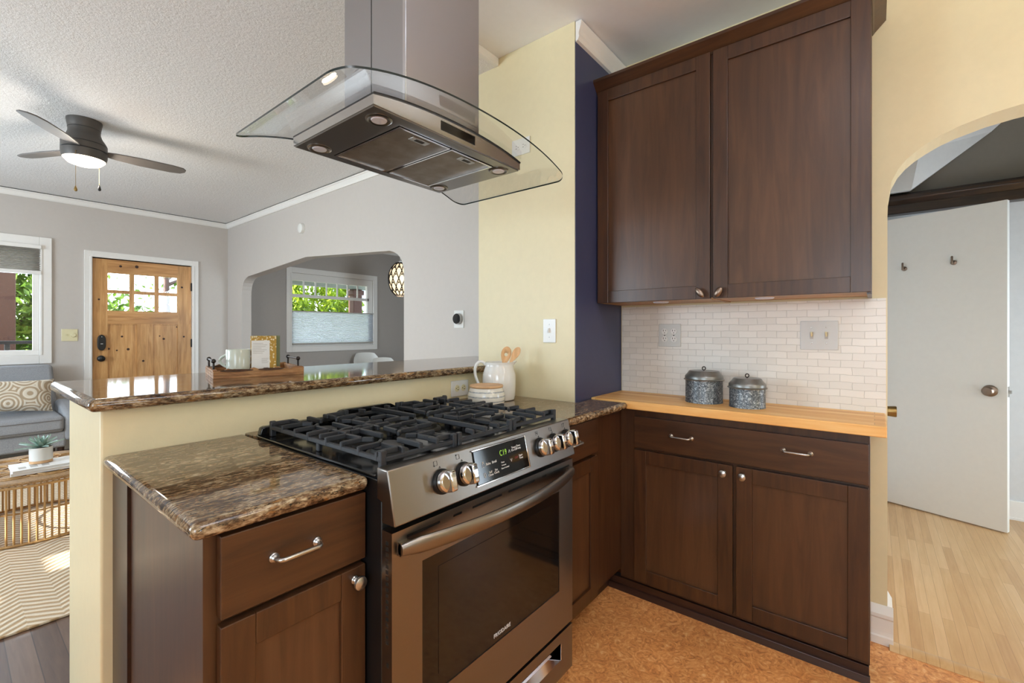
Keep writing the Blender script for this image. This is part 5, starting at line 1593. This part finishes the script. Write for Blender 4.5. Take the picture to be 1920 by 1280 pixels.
# ================================================================= OUTSIDE
struct('ground_lawn', MB().box(-12, 16, 9.4, 40, -0.45, -0.30), 'lawn')
struct('ground_porch', MB().box(-3, 8, YF + 0.14, 9.4, -0.30, -0.06), 'concrete')
struct('roof_porch_soffit', MB().box(2.75, 7.0, YF + 0.14, 8.55, 2.32, 2.40).box(2.75, 7.0, 8.45, 8.55, 2.12, 2.32), 'soffit')
def post(x, y, w, z1, label):
    o = thing('porch_post', label, 'post', (x, y, -0.06))
    obj('shaft', MB().box(x - w / 2, x + w / 2, y - w / 2, y + w / 2, -0.055, z1), 'porch', o, 0.01)
    obj('cap', MB().box(x - w / 2 - 0.03, x + w / 2 + 0.03, y - w / 2 - 0.03, y + w / 2 + 0.03, z1 - 0.12, z1 - 0.02), 'porch', o, 0.01)
post(5.38, 8.5, 0.20, 2.12, 'brown square porch post seen through the dining window')
post(0.225, 8.3, 0.62, 2.9, 'thick brown porch pier seen through the window above the sofa')
def tree(name, label, cat, c, rad3, n, size, mat, seed, trunk=True, hang=0.0, shell=0.55):
    random.seed(seed)
    o = thing(name, label, cat, (c[0], c[1], -0.3))
    mb = MB()
    for _ in range(n):
        while True:
            d = Vector((random.uniform(-1, 1), random.uniform(-1, 1), random.uniform(-1, 1)))
            if shell < d.length <= 1:
                break
        d *= 1 + 0.18 * sin(d.x * 9 + seed) * cos(d.z * 8 + d.y * 5)
        p = Vector(c) + Vector((d.x * rad3[0], d.y * rad3[1], d.z * rad3[2]))
        s_ = size * random.uniform(0.6, 1.3)
        a = Vector((random.gauss(0, 1), random.gauss(0, 1), random.gauss(0, 1) - hang)).normalized()
        b = a.orthogonal().normalized()
        b = Matrix.Rotation(random.uniform(0, 6.28), 3, a) @ b
        w = a.cross(b)
        mb.add([p - a * s_, p + b * s_ * 0.45 + w * s_ * 0.1, p + a * s_, p - b * s_ * 0.45 + w * s_ * 0.1], [(0, 1, 2, 3)])
    obj('foliage', mb, mat, o, smooth=False, fixn=False)
    if trunk:
        tb = MB().tube([(c[0], c[1], -0.3), (c[0] + 0.03, c[1], c[2] * 0.5), (c[0], c[1], c[2] + rad3[2] * 0.3)], [0.10, 0.08, 0.04], 10)
        for i in range(6):
            a = i * 1.05
            tb.tube([(c[0], c[1], c[2] - rad3[2] * 0.3 + i * 0.1), (c[0] + rad3[0] * 0.6 * cos(a), c[1] + rad3[1] * 0.6 * sin(a), c[2] + rad3[2] * 0.25)], [0.04, 0.015], 7)
        obj('trunk', tb, 'leg_wood', o)
    return o
tree('leafy_tree', 'bright green leafy tree seen through the window above the sofa', 'tree', (0.55, 10.4, 1.6), (0.9, 0.8, 1.7), 7000, 0.085, 'leaf', 3)
tree('leafy_shrub', 'rounded green shrub seen through the front door panes', 'shrub', (2.1, 13.2, 0.9), (1.2, 1.0, 1.15), 2200, 0.10, 'leaf', 5)
tree('leafy_tree', 'sparse leafy tree against the bright sky behind the front door panes', 'tree', (2.9, 11.6, 2.5), (1.6, 0.9, 1.0), 200, 0.055, 'leaf', 8, shell=0.2)
for i, (x, y) in enumerate(((4.62, 9.85), (5.40, 9.9), (6.14, 9.95), (5.35, 11.0), (6.35, 11.1))):
    tree('cedar_tree', ['yellow-green cedar at the left edge of the dining window view', 'yellow-green cedar in the middle of the dining window view', 'yellow-green cedar beside the brown porch post', 'farther cedar filling the gap behind the two leftmost cedars', 'farther cedar filling the gap left of the porch post'][i], 'tree', (x, y, 1.3), (0.34, 0.34, 1.5 if i < 3 else 1.7), 1700, 0.075, 'cedar', 20 + i, hang=0.8, shell=0.6)
tree('cedar_tree', 'dark cedar to the right of the porch post outside', 'tree', (7.6, 10.6, 0.9), (0.6, 0.6, 1.3), 2200, 0.09, 'leaf', 31)
o = thing('neighbor_house', 'pale blue house with a white gable beyond the cedar trees', 'house', (10.5, 16.0, -0.3))
obj('walls', MB().box(8.0, 13.0, 14.5, 18, -0.3, 3.0), 'siding', o)
obj('roof', MB().prism([(7.7, 3.0), (10.5, 4.6), (13.3, 3.0), (13.3, 3.15), (10.5, 4.8), (7.7, 3.15)], 14.2, 18.3, 'xz'), 'trim_white', o)
o = thing('patio_bench', 'dark patio bench on the porch below the window above the sofa', 'bench', (0.2, 7.45, -0.06))
obj('seat', MB().box(-0.7, 0.62, 7.25, 7.65, 0.62, 0.67), 'black', o, 0.01)
obj('back_frame', MB().box(-0.7, 0.66, 7.2, 7.24, 1.11, 1.145).box(-0.7, -0.66, 7.2, 7.24, 0.67, 1.145).box(0.62, 0.66, 7.2, 7.24, 0.67, 1.145).box(0.40, 0.44, 7.2, 7.24, 0.67, 1.11).box(-0.7, 0.40, 7.2, 7.24, 0.99, 1.02), 'black', o, 0.005)
for x in (-0.66, 0.58):
    for y in (7.28, 7.62):
        obj('leg', MB().box(x - 0.02, x + 0.02, y - 0.02, y + 0.02, -0.058, 0.62), 'black', o)
